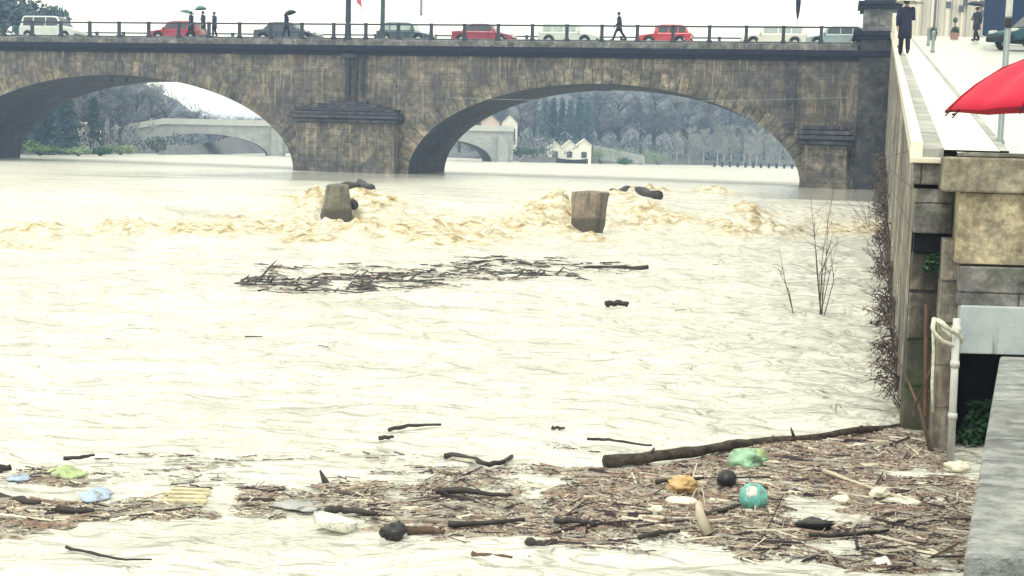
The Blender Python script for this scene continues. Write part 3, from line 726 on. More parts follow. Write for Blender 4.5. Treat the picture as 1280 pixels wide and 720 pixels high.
def umbrella(label, col, loc, R=.5, Hh=.24, tilt=0., tdir=0., shaft=.75, rough=.6, group=None, gloss=.3, scallop=.05):
    """loc = top of the canopy"""
    u = tag(empty('umbrella', loc), label, 'umbrella', group)
    u.rotation_euler = (Matrix.Rotation(tdir,3,'Z')@Matrix.Rotation(tilt,3,'Y')@Matrix.Rotation(-tdir,3,'Z')).to_euler()
    cm = mat('umbrella cloth', col, rough, gloss, .08, 3)
    NS, NR = 64, 10; vs = [(0,0,0)]; fs = []
    for i in range(1, NR+1):
        f = i/NR
        for q in range(NS):
            a_ = 2*PI*q/NS; c8 = abs(math.cos(4*a_))      # 1 at the ribs
            rr = R*f*(1-scallop*(1-c8)*f*f); z = -Hh*(f**2.5) - .13*Hh*(1-c8)*math.sin(PI*f*.9)
            vs.append((rr*math.cos(a_), rr*math.sin(a_), z))
    for q in range(NS): fs.append((0,1+q,1+(q+1)%NS))
    for i in range(NR-1):
        for q in range(NS):
            a0 = 1+i*NS; fs.append((a0+q, a0+NS+q, a0+NS+(q+1)%NS, a0+(q+1)%NS))
    b = MB(); b.add(vs, fs); cn = b.build('canopy', cm, u, smooth=True)
    so_ = cn.modifiers.new('Solid','SOLIDIFY'); so_.thickness = .004
    for q in range(8):
        a_ = 2*PI*q/8
        pts = [((R*f)*math.cos(a_), (R*f)*math.sin(a_), -Hh*f**2.5-.012) for f in (0,.25,.5,.75,.92,1.03)]
        b = MB(); b.tube(pts, .004, 5); b.tube([(R*1.0*math.cos(a_),R*1.0*math.sin(a_),-Hh-.01),(R*1.03*math.cos(a_),R*1.03*math.sin(a_),-Hh*1.05)], .0055, 6); b.build('rib', M['iron'], u)
    sm_ = mat('umbrella seam', tuple(x*.45 for x in col), .7, .2, .1, 5)
    for q in range(8):
        a_ = 2*PI*q/8; b = MB(); b.tube([(R*f*math.cos(a_), R*f*math.sin(a_), -Hh*f**2.5+.003) for f in (.02,.2,.4,.6,.8,.9,1.)], .0035, 5); b.build('seam', sm_, cn)
    b = MB(); b.tube([(0,0,.05),(0,0,-shaft)], .007, 7); b.build('shaft', M['iron'], u)
    b = MB(); b.tube([(0,0,-shaft+.06),(0,0,-shaft-.02),(.02,0,-shaft-.06),(.06,0,-shaft-.06),(.075,0,-shaft-.02)], .014, 8); b.build('handle', M['driftwood'], u)
    return u
def bridge_person(px, label, face_dir=1, t=.95, um=None, **kw):
    s, _ = face(px, 40, t); loc = BW(s, t, ZK+.54)
    rz = BRZ+(0 if face_dir > 0 else PI)
    hold = kw.pop('hold', (.22,-.16,1.2) if um else None)
    p, hand = person(label, loc, rz, hold=hold, **kw)
    if um:
        ulab, col, tl, td, off, R = um
        Mx = Matrix.Translation(loc) @ Matrix.Rotation(rz,4,'Z')
        hw = Mx @ Vector(hand)
        top = hw+Vector((off[0]*math.cos(rz), off[0]*math.sin(rz), off[1]))
        umbrella(ulab, col, top, R, .22, tl, td+rz, off[1]+.02, group='umbrellas on the bridge')
bridge_person(239, 'person in a long dark coat under the lower of two teal umbrellas', -1, um=('drooping teal grey umbrella over the red car', (.07,.15,.16), -.2, 0, (.14,.66), .52), coat=(.02,.025,.06), coat_len=.5)
bridge_person(254, 'person in a dark jacket and pale trousers under the higher teal umbrella', -1, um=('small teal umbrella held highest on the bridge', (.08,.17,.17), .12, 0, (.08,.92), .42), h=1.74, legs=(.4,.36,.34), coat=(.03,.04,.05))
bridge_person(268, 'person in navy standing without an umbrella at the railing post', -1, coat=(.02,.04,.07), stride=.05, h=1.7)
bridge_person(358, 'person in navy beneath a tilted black umbrella beside the navy saloon', 1, um=('tilted black umbrella above the navy saloon', (.018,.018,.035), -.35, 0, (.02,.64), .44), coat=(.015,.025,.06), t=1.1)
bridge_person(774, 'lone person in dark clothes striding between the silver and bright red cars', -1, coat=(.016,.02,.045), legs=(.02,.03,.05), stride=.3, h=1.8, lean=.05)

# ------------------------------------------------------------------ lamp posts, banners on the bridge
def pole_at(px, t): s, _ = face(px, 40, t); return BW(s, t, ZR if t < .3 else ZK+.54)
q = pole_at(435, .1); o = tag(empty('street_lamp', q, BRZ), 'thick blue black lamp post on the pier centre line of the bridge', 'street lamp')
k = MB(); k.lathe([(.3,0),(.3,.12),(.22,.2),(.2,1.0),(.15,1.1),(.19,1.2),(.17,3.9)], sides=12); k.build('post', M['iron'], o, smooth=False)
k = MB(); k.tube([(0,0,3.85),(0,0,4.1),(.25,0,4.3),(.6,0,4.32)], .05, 8); k.lathe([(.02,.15),(.16,.1),(.22,-.05),(.2,-.12),(.02,-.14)], (.7,0,4.28), 12); k.build('lamp_head', M['iron'], o)
q = pole_at(478, .55); o = tag(empty('street_lamp', q, BRZ), 'slim grey lamp post beside the dark teal hatchback with a hanging lamp rod', 'street lamp')
k = MB(); k.lathe([(.2,0),(.2,.3),(.16,.4),(.14,4.2)], sides=10); k.build('post', M['ironfar'], o)
k = MB(); k.tube([(0,0,4.1),(.4,0,4.35),(2.65,0,4.4)], .04, 7); k.build('arm', M['ironfar'], o)
k = MB(); k.tube([(2.65,0,4.4),(2.65,0,1.62)], [.07,.085], 8); k.lathe([(.06,1.62),(.11,1.58),(.1,1.5),(.02,1.48)], (2.65,0,0), 10); k.build('hanging_lamp', M['polegrey'], o)
s_, z_ = face(453, 8, .1)
o = tag(empty('flag', BW(face(440,5,.1)[0], .1, z_+.9), BRZ), 'drooping pink red flag tip hanging beside the thick lamp post', 'flag')
fl = MB(); n = 12; vs = []; fs = []
for i in range(n+1):
    f = i/n
    for j in range(5):
        g_ = j/4; w_ = .75*(1-.45*f)
        vs.append((.22+.55*f**1.4*.9+(g_-.5)*w_*.55, .1*math.sin(6*g_+5*f), .45-1.75*f*(.8+.2*g_)+.12*math.sin(4*g_+7*f)))
for i in range(n):
    for j in range(4): a0 = i*5+j; fs.append((a0,a0+1,a0+6,a0+5))
fl.add(vs, fs); fo = fl.build('cloth', mat('pink red flag cloth', (.55,.12,.15), .8, .2, .3, 4), o, smooth=True); sm = fo.modifiers.new('Solid','SOLIDIFY'); sm.thickness = .012
k = MB(); k.tube([(-.25,0,.35),(.6,0,.62)], .02, 6); k.build('flag_pole', M['iron'], o)
q = pole_at(996, 7.5); o = tag(empty('flagpole', q, BRZ), 'thin pale pole with a furled dark banner above the white estate car', 'flagpole')
k = MB(); k.lathe([(.05,0),(.035,4.2)], sides=8); k.build('pole', mat('pale pole paint', (.62,.6,.58), .5, .4, .1, 5), o)
k = MB(); k.lathe([(.02,2.0),(.06,2.2),(.13,2.6),(.17,3.2),(.12,4.1)], sides=9); k.build('banner', M['cornice'], o, smooth=True)

# ------------------------------------------------------------------ pylon at the bridge end
def RW(xo, d, z): return (xo+.281*d, d, z)
pc = aty(1087, 200, 79.0)
o = tag(empty('stone_pylon', (pc[0], pc[1], 0), R_(-14)), 'tall dark stone pylon where the bridge meets the ramp', 'pylon')
k = MB(); k.box((0,.6,4.2), (1.85,3.2,11.5)); k.build('shaft', M['pillar'], o, bevel=.05)
k = MB(); k.box((0,.6,10.06), (2.3,3.6,.22)); k.box((-.1,.6,10.3), (2.6,3.9,.26)); k.build('lower_moulding', M['cornice'], o, bevel=.03)
k = MB(); k.box((.1,.6,11.1), (1.9,3.0,1.34)); k.build('pedestal', M['plinth'], o, bevel=.03)
k = MB(); k.box((.1,.6,11.88), (2.3,3.4,.2)); k.box((.1,.6,12.1), (2.6,3.7,.22)); k.build('upper_moulding', M['cornice'], o, bevel=.03)
k = MB(); k.box((.1,.6,13.0), (1.9,2.6,1.56), taper=.9); k.build('pylon_top', M['pillar'], o, bevel=.04)

# ------------------------------------------------------------------ ramp, quay wall, parapet
def rz_(d): return 1.4+.115*min(d, 76.0)
ds = [13.2]+list(np.arange(15, 76.1, 2.0))+[76.0, 80, 90, 140]
ds = sorted(set(ds))
def strip(x0, x1, dz0=0., dz1=0., dlist=ds):
    vs = []; fs = []
    for d in dlist: vs += [RW(x0,d,rz_(d)+dz0), RW(x1,d,rz_(d)+dz1)]
    for i in range(len(dlist)-1): fs.append((2*i,2*i+1,2*i+3,2*i+2))
    return vs, fs
k = MB(); k.add(*strip(.674, 1.25)); tag(k.build('pavement', M['white_pave']), 'pale wet pavement climbing beside the parapet', 'pavement', kind='structure')
k = MB(); vs = []; fs = []
for d in ds: vs += [RW(1.252,d,rz_(d)+.004), RW(1.34,d,rz_(d)+.004), RW(1.35,d,rz_(d)-.1)]
for i in range(len(ds)-1): fs += [(3*i,3*i+1,3*i+4,3*i+3),(3*i+1,3*i+2,3*i+5,3*i+4)]
k.add(vs, fs); tag(k.build('kerb', M['parapetface']), 'grey kerb between pavement and road', 'kerb', kind='structure')
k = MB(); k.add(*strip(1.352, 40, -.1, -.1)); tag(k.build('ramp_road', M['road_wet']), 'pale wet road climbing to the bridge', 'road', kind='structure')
qw = tag(empty('quay_wall', RW(.45,13.2,0)), 'long stained quay wall carrying the ramp up from the river', 'wall')
qo = Vector(qw.location)
def rel(vs): return [tuple(Vector(v)-qo) for v in vs]
d2 = [13.2]+list(np.arange(14, 79, 1.0)); k = MB(); vs = []; fs = []
for d in d2: vs += [RW(.40,d,-1.5), RW(.40,d,rz_(d)-.162), RW(.9,d,rz_(d)-.31)]
for i in range(len(d2)-1): fs += [(3*i+3,3*i,3*i+1,3*i+4),(3*i+4,3*i+1,3*i+2,3*i+5)]
k.add(rel(vs), fs); k.build('wall_face', M['quaywall'], qw)
def profile_sweep(prof, dl):
    """prof: closed (xo, dz) outline swept along the ramp"""
    vs = []; fs = []; n = len(prof)
    for d in dl: vs += [RW(x,d,rz_(d)+z) for x,z in prof]
    for i in range(len(dl)-1):
        for j in range(n): fs.append((i*n+j,(i+1)*n+j,(i+1)*n+(j+1)%n,i*n+(j+1)%n))
    fs += [tuple(range(n)), tuple((len(dl)-1)*n+j for j in range(n))[::-1]]
    return rel(vs), fs
k = MB(); k.add(*profile_sweep([(.33,-.1),(.37,-.16),(.455,-.16),(.455,0.07),(.33,0.07)], d2)); k.build('coping', M['white_pave'], qw)
k = MB(); k.add(*profile_sweep([(.457,-.3),(.672,-.3),(.672,.012),(.457,.004)], d2)); k.build('gutter_strip', M['parapetface'], qw)
k = MB(); dl = list(np.arange(48, 77, 2.)); k.add(*profile_sweep([(.36,.074),(.72,.074),(.72,1.15),(.36,1.15)], dl)); k.build('parapet_block', M['white_pave'], qw)

# end pier of the wall (facing the camera, darker, in steps)
def facebox(k, x0, x1, y0, y1, Y, depth, off=0):
    """box whose front (at Y) covers the pixel rectangle"""
    a_ = aty(x0, (y0+y1)/2, Y); b2 = aty(x1, (y0+y1)/2, Y); zt = aty((x0+x1)/2, y0, Y)[2]; zb = aty((x0+x1)/2, y1, Y)[2]
    x0_, x1_, sh = a_[0], b2[0], .281*depth
    k.add([(x0_,Y,zb),(x1_,Y,zb),(x1_+sh,Y+depth,zb),(x0_+sh,Y+depth,zb),(x0_,Y,zt),(x1_,Y,zt),(x1_+sh,Y+depth,zt),(x0_+sh,Y+depth,zt)], [(3,2,1,0),(4,5,6,7),(0,1,5,4),(1,2,6,5),(2,3,7,6),(3,0,4,7)])
ep = tag(empty('wall_end_pier'), 'narrow dark mossy stone pier at the end of the ramp parapet', 'pier')
k = MB(); facebox(k, 1141, 1192, 205, 231, 12.75, .6); k.build('cap_block', M['greyblock'], ep, bevel=.015)
k = MB(); facebox(k, 1139, 1192, 197, 204.4, 12.7, .7); k.build('cap_slab', M['white_pave'], ep, bevel=.01)
k = MB(); facebox(k, 1143, 1192, 236, 292, 12.8, .5); k.build('upper_block', M['greyblock'], ep, bevel=.015)
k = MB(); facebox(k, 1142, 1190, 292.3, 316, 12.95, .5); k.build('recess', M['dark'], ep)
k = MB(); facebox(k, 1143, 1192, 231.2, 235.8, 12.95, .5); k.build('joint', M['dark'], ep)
k = MB(); facebox(k, 1128, 1190, 316.2, 700, 13.0, .5); k.build('shaft', M['mossblock'], ep, bevel=.02)

# near block beside the steps
nb = tag(empty('stone_block'), 'big ochre ashlar block with a stained capstone beside the quay', 'wall')
XR = 1420
k = MB(); facebox(k, 1180, XR, 199, 243, 11.9, 2.0); k.build('capstone', M['blockcap'], nb, bevel=.02)
k = MB(); facebox(k, 1206, XR, 193, 198.6, 12.0, 1.9); k.build('top_slab', M['greyblock'], nb, bevel=.01)
k = MB(); facebox(k, 1197, XR, 243.3, 334, 12.0, 1.7); k.build('upper_course', M['block'], nb, bevel=.015)
k = MB(); facebox(k, 1198, XR, 335.5, 385, 12.0, 1.7); k.build('lower_course', M['greyblock'], nb, bevel=.015)
k = MB(); facebox(k, 1199, XR, 385.4, 445, 11.92, 1.3); k.build('blue_band', M['paleblue'], nb, bevel=.01)
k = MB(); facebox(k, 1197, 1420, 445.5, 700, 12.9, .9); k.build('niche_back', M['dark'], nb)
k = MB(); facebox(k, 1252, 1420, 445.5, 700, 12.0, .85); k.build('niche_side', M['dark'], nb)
k = MB(); facebox(k, 1167, 1196.5, 300, 700, 12.35, 1.2); k.build('corner_stone', M['quaywall'], nb, bevel=.01)

# landing behind the block (pavement level)
k = MB(); vs = [RW(.9,11.95,2.755), (9.0,11.95,2.755), (9.0,13.25,2.80), RW(1.3,13.25,rz_(13.25)-.11), RW(.8,13.25,rz_(13.25)-.02)]
k.add(vs, [(0,1,2,3,4)]); tag(k.build('landing', M['white_pave']), 'pale wet landing at the foot of the ramp', 'landing', kind='structure')

# white pipe and rope
pp = tag(empty('drain_pipe', aty(1191,575,11.8)), 'white drain pipe standing at the corner of the ochre block', 'pipe')
o0 = Vector(pp.location)
k = MB(); k.tube([Vector(aty(1196,398,11.75))-o0, Vector(aty(1188,582,11.75))-o0], .034, 10)
for yy_ in (412,455,520): k.lathe([(.042,-.03),(.045,0),(.042,.03)], Vector(aty(1196-(yy_-398)*.043,yy_,11.75))-o0, 10)
k.build('pipe', M['pipe'], pp, smooth=True)
rp = tag(empty('rope', aty(1182,425,11.7)), 'pale mooring rope looped round the white drain pipe', 'rope'); o0 = Vector(rp.location)
pix = [(1168,398),(1166,410),(1170,420),(1178,427),(1190,431),(1200,430),(1203,424),(1196,416),(1186,412),(1178,404),(1172,400),(1176,412),(1188,420),(1199,421)]
k = MB(); k.tube([Vector(aty(x,y,11.7-.09*math.sin(i*.9)))-o0 for i,(x,y) in enumerate(pix)], .022, 7); k.build('loop', M['rope'], rp, smooth=True)
k = MB(); k.tube([Vector(aty(x,y,11.72))-o0 for x,y in ((1166,405),(1167,440),(1165,480),(1166,515))], .014, 6); k.build('tail', M['rope'], rp, smooth=True)
for i,(x0,y0,x1,y1,r_,lab) in enumerate([(1158,380,1157,520,.02,'rusty thin stake against the mossy pier'),(1172,440,1170,540,.022,'short pale stake beside the rope tail')]):
    k = MB(); a0 = aty(x1,y1,12.6); b0 = aty(x0,y0,12.7); k.tube([a0,b0],[r_*1.2,r_],6); tag(k.build('stake', M['driftbrown'] if i == 0 else M['driftpale']), lab, 'stake')

# quay coping the photographer stands on
e1 = onz(1250,445,1.3); e0 = onz(1206,690,1.3); e_d = (e0-e1)/np.linalg.norm(e0-e1)
em = e0+e_d*5.5
qk = tag(empty('quay_coping'), 'pale wet stone coping along the near quay edge', 'quay')
rt = np.array([5.5,0,0])
def slab(p, q_, z0, z1, ins=0):
    a_, b2 = p+np.array([ins,0,0]), q_+np.array([ins,0,0]); c_, d_ = q_+rt, p+rt
    top = [(*v[:2], z1) for v in (a_,b2,c_,d_)]; bot = [(*v[:2], z0) for v in (a_,b2,c_,d_)]
    return top+bot, [(0,1,2,3),(7,6,5,4),(0,4,5,1),(1,5,6,2),(2,6,7,3),(3,7,4,0)]
k = MB()
for i in range(4):
    p0 = e1+(e0-e1)*(i/4+.002); p1 = e1+(e0-e1)*((i+1)/4-.002); k.add(*slab(p0, p1, 1.0, 1.3-.004*(i%2)))
cs_ = k.build('coping_slab', M['concrete'], qk, bevel=.02); 
k = MB(); k.add(*slab(e0+e_d*.03, em, .95, 1.2)); k.build('near_slab', M['concrete_dark'], qk, bevel=.02)
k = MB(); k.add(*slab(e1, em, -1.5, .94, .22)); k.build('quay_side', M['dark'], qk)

# red umbrella and its holder (just out of frame to the right)
uc = aty(1350, 66, 6.4)
umbrella('bright red umbrella held at the right edge above the quay', (.58,.012,.05), uc, .635, .275, -.03, 0, .8,   .55, gloss=.3, scallop=.035)
hp, hh = person('person in a dark coat under the red umbrella on the quay', (uc[0], uc[1], 1.3), 0, h=1.74, hold=(.16,-.12,1.1), group='people on the quay', stride=.04)
hp.location = Vector((uc[0]+.22, uc[1]+.1, 1.3)); hp.rotation_euler = (0,0,R_(170))

# sign pole on the landing
q = RW((1250-1090)*14.2/1600., 14.2, rz_(14.2)); q = aty(1250,176,14.2)
o = tag(empty('sign_pole', (q[0],q[1],q[2]-.05)), 'slim grey sign pole standing behind the red umbrella', 'pole')
k = MB(); k.lathe([(.05,0),(.05,.05),(.033,.07),(.033,2.1)], sides=12); k.build('pole', M['polegrey'], o, smooth=True)
k = MB(); k.lathe([(.042,1.28),(.046,1.3),(.046,1.36),(.042,1.38)], sides=12); k.build('clamp', M['iron'], o)
k = MB(); k.lathe([(.034,1.39),(.036,1.4),(.036,2.12),(.01,2.14)], sides=12); k.build('sleeve', M['pipe'], o, smooth=True)

# people and things up the ramp
def on_ramp(px, d): 
    p = aty(px, 60, d); return Vector((p[0], p[1], rz_(d)-(.1 if p[0]-.281*d > 1.35 else 0)))
q = on_ramp(1130, 40)
p, hand = person('person in a long navy coat walking up the ramp under a pale umbrella', q, R_(78), h=1.72, coat=(.025,.025,.06), legs=(.015,.015,.03), stride=.2, hold=(.18,-.12,1.15), coat_len=.42, group='people on the ramp')
hw = Matrix.Translation(q)@Matrix.Rotation(R_(78),4,'Z')@Vector(hand)
umbrella('pale grey umbrella over the person in the long navy coat', (.5,.5,.47), (hw[0]-.04, hw[1]-.05, hw[2]+.62), .42, .13, .05, 0, .62)
q = on_ramp(1219, 66)
p, hand = person('distant dark person with a black umbrella beside the parked blue car', q, R_(200), h=1.7, coat=(.03,.04,.06), hold=(.18,-.12,1.15), group='people on the ramp')
umbrella('small black umbrella of the distant person on the ramp', (.03,.035,.05), (q[0]-.12,q[1]-.05,q[2]+1.98), .42, .16, .1, 0, .75)
c = car('dark teal car parked at the top right of the ramp', 4.3, 1.45, 'hatch', (.012,.06,.085), 'glass', True); c['group'] = 'cars on the ramp'
q = on_ramp(1304, 52); c.location = q; c.rotation_euler = (R_(0), R_(0), R_(200))
# navy van behind it
v = tag(empty('van', on_ramp(1303, 60), R_(16)), 'tall navy van behind the dark teal car', 'van')
vm = mat('navy van paint', (.01,.03,.085), .6, .2, .1, 1.5)
k = MB(); k.prism([(-2.6,.4),(-2.6,2.3),(-2.4,2.45),(1.2,2.45),(1.75,1.5),(2.5,1.2),(2.6,.4)][::-1], 'y', -.98, .98); k.build('body', vm, v, bevel=.08)
for x in (-1.6,1.6):
    for sg in (-1,1):
        k = MB(); k.lathe([(.16,-.1),(.3,-.1),(.35,-.06),(.35,.06),(.3,.1),(.16,.1)], (x,sg*.93,.35), 16, Matrix.Rotation(PI/2,4,'X')); k.build('wheel', M['tyre'], v)
k = MB(); k.add([(1.27,-.8,2.36),(1.27,.8,2.36),(1.79,.85,1.52),(1.79,-.85,1.52)], [(0,1,2,3)]); k.build('windscreen', M['glass'], v)
for sg in (-1,1):
    k = MB(); k.add([(.3,sg*.985,1.5),(1.55,sg*.985,1.5),(1.15,sg*.985,2.2),(.3,sg*.985,2.2)], [(0,1,2,3)]); k.build('side_window', M['glass'], v)
# lamp post with planting, terracotta planter, bollards
q = on_ramp(1166, 68); o = tag(empty('street_lamp', q), 'thin violet grey lamp post in front of the striped facade', 'street lamp')
k = MB(); k.lathe([(.12,0),(.12,.5),(.07,.6),(.055,3.6)], sides=9); k.build('post', mat('violet grey paint', (.12,.12,.18), .5, .4, .1, 4), o)
def plant(o, mname, c, r, n, sz, seed):
    rr = random.Random(seed); k = MB()
    for _ in range(n):
        th = rr.uniform(0,2*PI); ph = math.acos(rr.uniform(-.4,1)); ra = rr.uniform(.45,1)
        p = Vector((c[0]+r[0]*ra*math.sin(ph)*math.cos(th), c[1]+r[1]*ra*math.sin(ph)*math.sin(th), c[2]+r[2]*ra*math.cos(ph)))
        a_ = Vector((rr.gauss(0,1),rr.gauss(0,1),rr.gauss(0,1))).normalized()*sz; b2 = a_.orthogonal().normalized()*sz*.45
        k.add([p-a_, p+b2, p+a_, p-b2], [(0,1,2,3)])
    return k.build('foliage', M[mname], o)
for px, d, lab, pot, lf, wd in ((1164,66,'dark shrub in a low grey planter at the lamp post foot','greyblock','plantdark',.27),(1192,69,'small plant in a terracotta planter before the facade','terracotta','plantdark',.26)):
    q = on_ramp(px, d); o = tag(empty('planter', q), lab, 'planter')
    k = MB(); k.lathe([(wd*.75,0),(wd*.95,.3),(wd,.33),(wd*.9,.33),(wd*.85,.28)], sides=12); k.build('pot', M[pot], o)
    plant(o, lf, (0,0,.42), (wd*.9,wd*.9,.25), 120, .08, int(px))
    if pot == 'terracotta':
        k = MB(); k.tube([(0,0,.4),(0,0,.95)], .025, 6); k.build('stem', M['bark_dark'], o)
        k = MB(); k.blob((0,0,1.0),(.12,.12,.14),4,.2); k.build('crown', M['plantdark'], o)
for px, py, d, lab in ((1160,48,56,'farther of two short grey bollards on the kerb'),(1166,60,47,'nearer of two short grey bollards on the kerb')):
    q = on_ramp(px, d); o = tag(empty('bollard', q), lab, 'bollard', 'bollards on the ramp kerb')
    k = MB(); k.lathe([(.09,0),(.09,.05),(.06,.08),(.055,.62),(.075,.66),(.07,.74),(.02,.78)], sides=10); k.build('post', M['polegrey'], o, smooth=True)
# facade at the top of the ramp
fa = aty(1142, 40, 100); fb = aty(1300, 40, 100)
o = tag(empty('building', (fa[0], 100, 9.9)), 'cream classical facade with vertical pilasters above the ramp', 'building')
wF = fb[0]-fa[0]
k = MB(); k.box((wF/2, 3, 3.5), (wF, 6, 7.2)); k.build('wall', M['facade'], o)
x = .2; i = 0
while x < wF-.2:
    k = MB(); k.box((x, -.12, 3.5), (.28 if i%3 else .16, .22, 7.1)); k.build('pilaster', M['facade2'] if i%2 else M['facade'], o); x += .62 if i%2 else .5; i += 1
for px, py in ((1207,3),(1202,11),(1228,5),(1229,17),(1186,6)):
    p = aty(px, py, 99.7); k = MB(); k.box((p[0]-fa[0], -.24, p[2]-9.9), (.36,.06,.5)); f_ = k.build('window', M['windowdark'], o)
k = MB(); k.box((wF/2,-.2,.25),(wF,.5,.5)); k.build('base_course', M['facade2'], o)

# ------------------------------------------------------------------ far arched bridge
fbp = aty(265, 192, 168); FA = R_(-14)
fbr = tag(empty('arch_bridge', (fbp[0], fbp[1], 0), -FA), 'low pale stone bridge far behind the dark road bridge', 'bridge')
ARC2 = [(-1.0, 8.2, 3.6),(17.4,8.0,3.7),(31.6,5.9,3.7)]
FS0, FS1 = -11.5, 40.5
def fint(s):
    for c_, hw, tp in ARC2:
        if abs(s-c_) < hw: return .8+(tp-.8)*math.sqrt(max(0,1-((s-c_)/hw)**2))
    return -1.0
xs = sorted(set([FS0,FS1]+list(np.arange(-11,40,1.))+[c_+hw*math.sin(k_*PI/40)*sg for c_,hw,_ in ARC2 for k_ in range(21) for sg in (-1,1)]))
def ftop(s): return 4.75+.01*s if s > -6 else 4.69-(-6-s)*.2
k = MB(); k2 = MB()
for a_, b2 in zip(xs[:-1], xs[1:]):
    m = (a_+b2)/2; inn = fint(m) > -1
    za, zb = (max(fint(a_),.8), max(fint(b2),.8)) if inn else (-1,-1)
    k.add([(a_,0,za),(b2,0,zb),(b2,0,ftop(b2)),(a_,0,ftop(a_)),(a_,6,za),(b2,6,zb),(b2,6,ftop(b2)),(a_,6,ftop(a_))], [(0,1,2,3),(7,6,5,4),(3,2,6,7)])
    k2.add([(a_,0,za),(b2,0,zb),(b2,6,zb),(a_,6,za)], [(3,2,1,0)])
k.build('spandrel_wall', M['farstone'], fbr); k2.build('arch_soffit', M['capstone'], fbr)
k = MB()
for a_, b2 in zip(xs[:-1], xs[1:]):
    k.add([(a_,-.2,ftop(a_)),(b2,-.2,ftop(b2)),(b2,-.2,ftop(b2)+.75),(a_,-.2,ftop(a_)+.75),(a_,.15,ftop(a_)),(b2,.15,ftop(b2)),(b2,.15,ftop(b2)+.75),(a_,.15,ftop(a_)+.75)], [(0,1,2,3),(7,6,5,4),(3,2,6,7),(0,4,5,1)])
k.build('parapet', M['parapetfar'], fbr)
for s_ in (8.3, 25.5, 38.9):
    k = MB(); k.box((s_,-.3,1.7),(1.5,.9,5.6)); k.build('pier', M['farstone'], fbr, bevel=.05)

# ------------------------------------------------------------------ far houses
def house(label, px, Y, w_, h_, rh, wall, roof, gables=1, depth=5, zb=None, win=3):
    p = aty(px, 190, Y); z0 = max(.9, float(land(np.array([p[0]]), np.array([Y]))[0])-.15) if zb is None else zb
    o = tag(empty('house', (p[0], Y, z0), 0), label, 'house')
    k = MB(); gw = w_/gables
    for i in range(gables):
        x0 = -w_/2+i*gw; hh_ = h_*(1+.12*((i*7)%3-1))
        k.prism([(x0,-.4),(x0+gw-.002,-.4),(x0+gw-.002,hh_),(x0+gw/2,hh_+rh),(x0,hh_)], 'y', 0, depth)
    k.build('wall', M[wall], o)
    k = MB()
    for i in range(gables):
        x0 = -w_/2+i*gw; hh_ = h_*(1+.12*((i*7)%3-1)); e_ = .12
        for sg in (-1,1):
            xm = x0+gw/2; xe = x0+gw/2+sg*(gw/2+e_-.02)
            ze = hh_-rh*(2*e_/gw)
            k.add([(xm,-.2,hh_+rh+.05),(xe,-.2,ze+.05),(xe,depth+.2,ze+.05),(xm,depth+.2,hh_+rh+.05),(xm,-.2,hh_+rh+.15),(xe,-.2,ze+.15),(xe,depth+.2,ze+.15),(xm,depth+.2,hh_+rh+.15)],
                  [(0,1,2,3),(7,6,5,4),(0,4,5,1),(1,5,6,2),(2,6,7,3)])
    k.build('roof', M[roof], o)
    for i in range(win):
        x = -w_/2+w_*(i+.5)/win
        k = MB(); k.box((x,-.03,h_*.5),(min(.8,w_/win*.45),.08,h_*.4)); k.build('window', M['windowdark'], o)
    return o
house('low white boathouse with three gables on the far shore', 712, 190, 6.4, 2.2, .9, 'housewhite', 'housewhite', 3, 4, win=3)
house('pinkish house with a pale roof above the far bridge end', 612, 205, 2.9, 5.0, 1.2, 'housepink', 'roofgrey', 1, 5, 2.4, 2)
house('pale cream house right of the pinkish house', 636, 208, 2.6, 5.2, 1.3, 'housewhite', 'rooftile', 1, 5, 2.4, 2)
house('small white cottage among dark trees on the left bank', 90, 140, 3.8, 1.4, .5, 'housewhite', 'roofgrey', 2, 4, 2.3, 4)
house('small pale hut at the far left under the arch', 15, 138, 2.2, 1.8, 1.4, 'housewhite', 'roofgrey', 1, 3, 2.6, 1)
# steps and sloping path edge on left bank
k = MB(); pa = aty(-10,172,118); pb = aty(28,164,124); k.tube([pa,(pa+pb)/2+np.array([0,0,-.1]),pb],.28,6); tag(k.build('stair_wall', M['housewhite']), 'pale sloping stair wall on the left bank', 'wall')
k = MB(); pa = aty(742,181,196); pb = aty(806,195,192)
k.add([(*pa[:2],pa[2]-2.2),(*pb[:2],pb[2]-1.2),tuple(pb),tuple(pa),(pa[0],pa[1]+.6,pa[2]-2.2),(pb[0],pb[1]+.6,pb[2]-1.2),(pb[0],pb[1]+.6,pb[2]),(pa[0],pa[1]+.6,pa[2])],[(0,1,2,3),(7,6,5,4),(3,2,6,7),(1,5,6,2),(0,3,7,4)])
tag(k.build('sloping_wall', M['farstone']), 'pale sloping path wall beside the white boathouse', 'wall')
bt = tag(empty('moored_boat', (aty(715,203,184)[0], 184, UP), R_(5)), 'small dark rowing boat moored before the white boathouse', 'boat')
k = MB(); hull = []
for f in np.linspace(-1,1,9):
    hw = .7*(1-abs(f)**2.5)+.03; hull += [(f*2.3,-hw,.55+.2*f*f),(f*2.3,0,.02),(f*2.3,hw,.55+.2*f*f)]
fs = [];
for i in range(8): fs += [(3*i,3*i+1,3*i+4,3*i+3),(3*i+1,3*i+2,3*i+5,3*i+4)]
k.add(hull, fs); k.build('hull', M['iron'], bt)
for f in (-.4,.3):
    k = MB(); k.box((f*2.3,0,.42),(.25,1.1,.05)); k.build('seat', M['driftbrown'], bt)
# row of mooring posts along the right hand shore
for i in range(11):
    px = 893+i*9.7; q = onz(px, 208.5+i*.25, UP)
    o = tag(empty('mooring_post', (q[0], q[1], UP-.6)), 'short dark mooring post in the row along the far right shore', 'post', 'mooring posts along the far shore')
    k = MB(); k.lathe([(.2,0),(.2,1.0),(.24,1.05),(.22,1.2+.1*(i%3)),(.05,1.3+.1*(i%3))], sides=8); k.build('shaft', M['iron'], o)

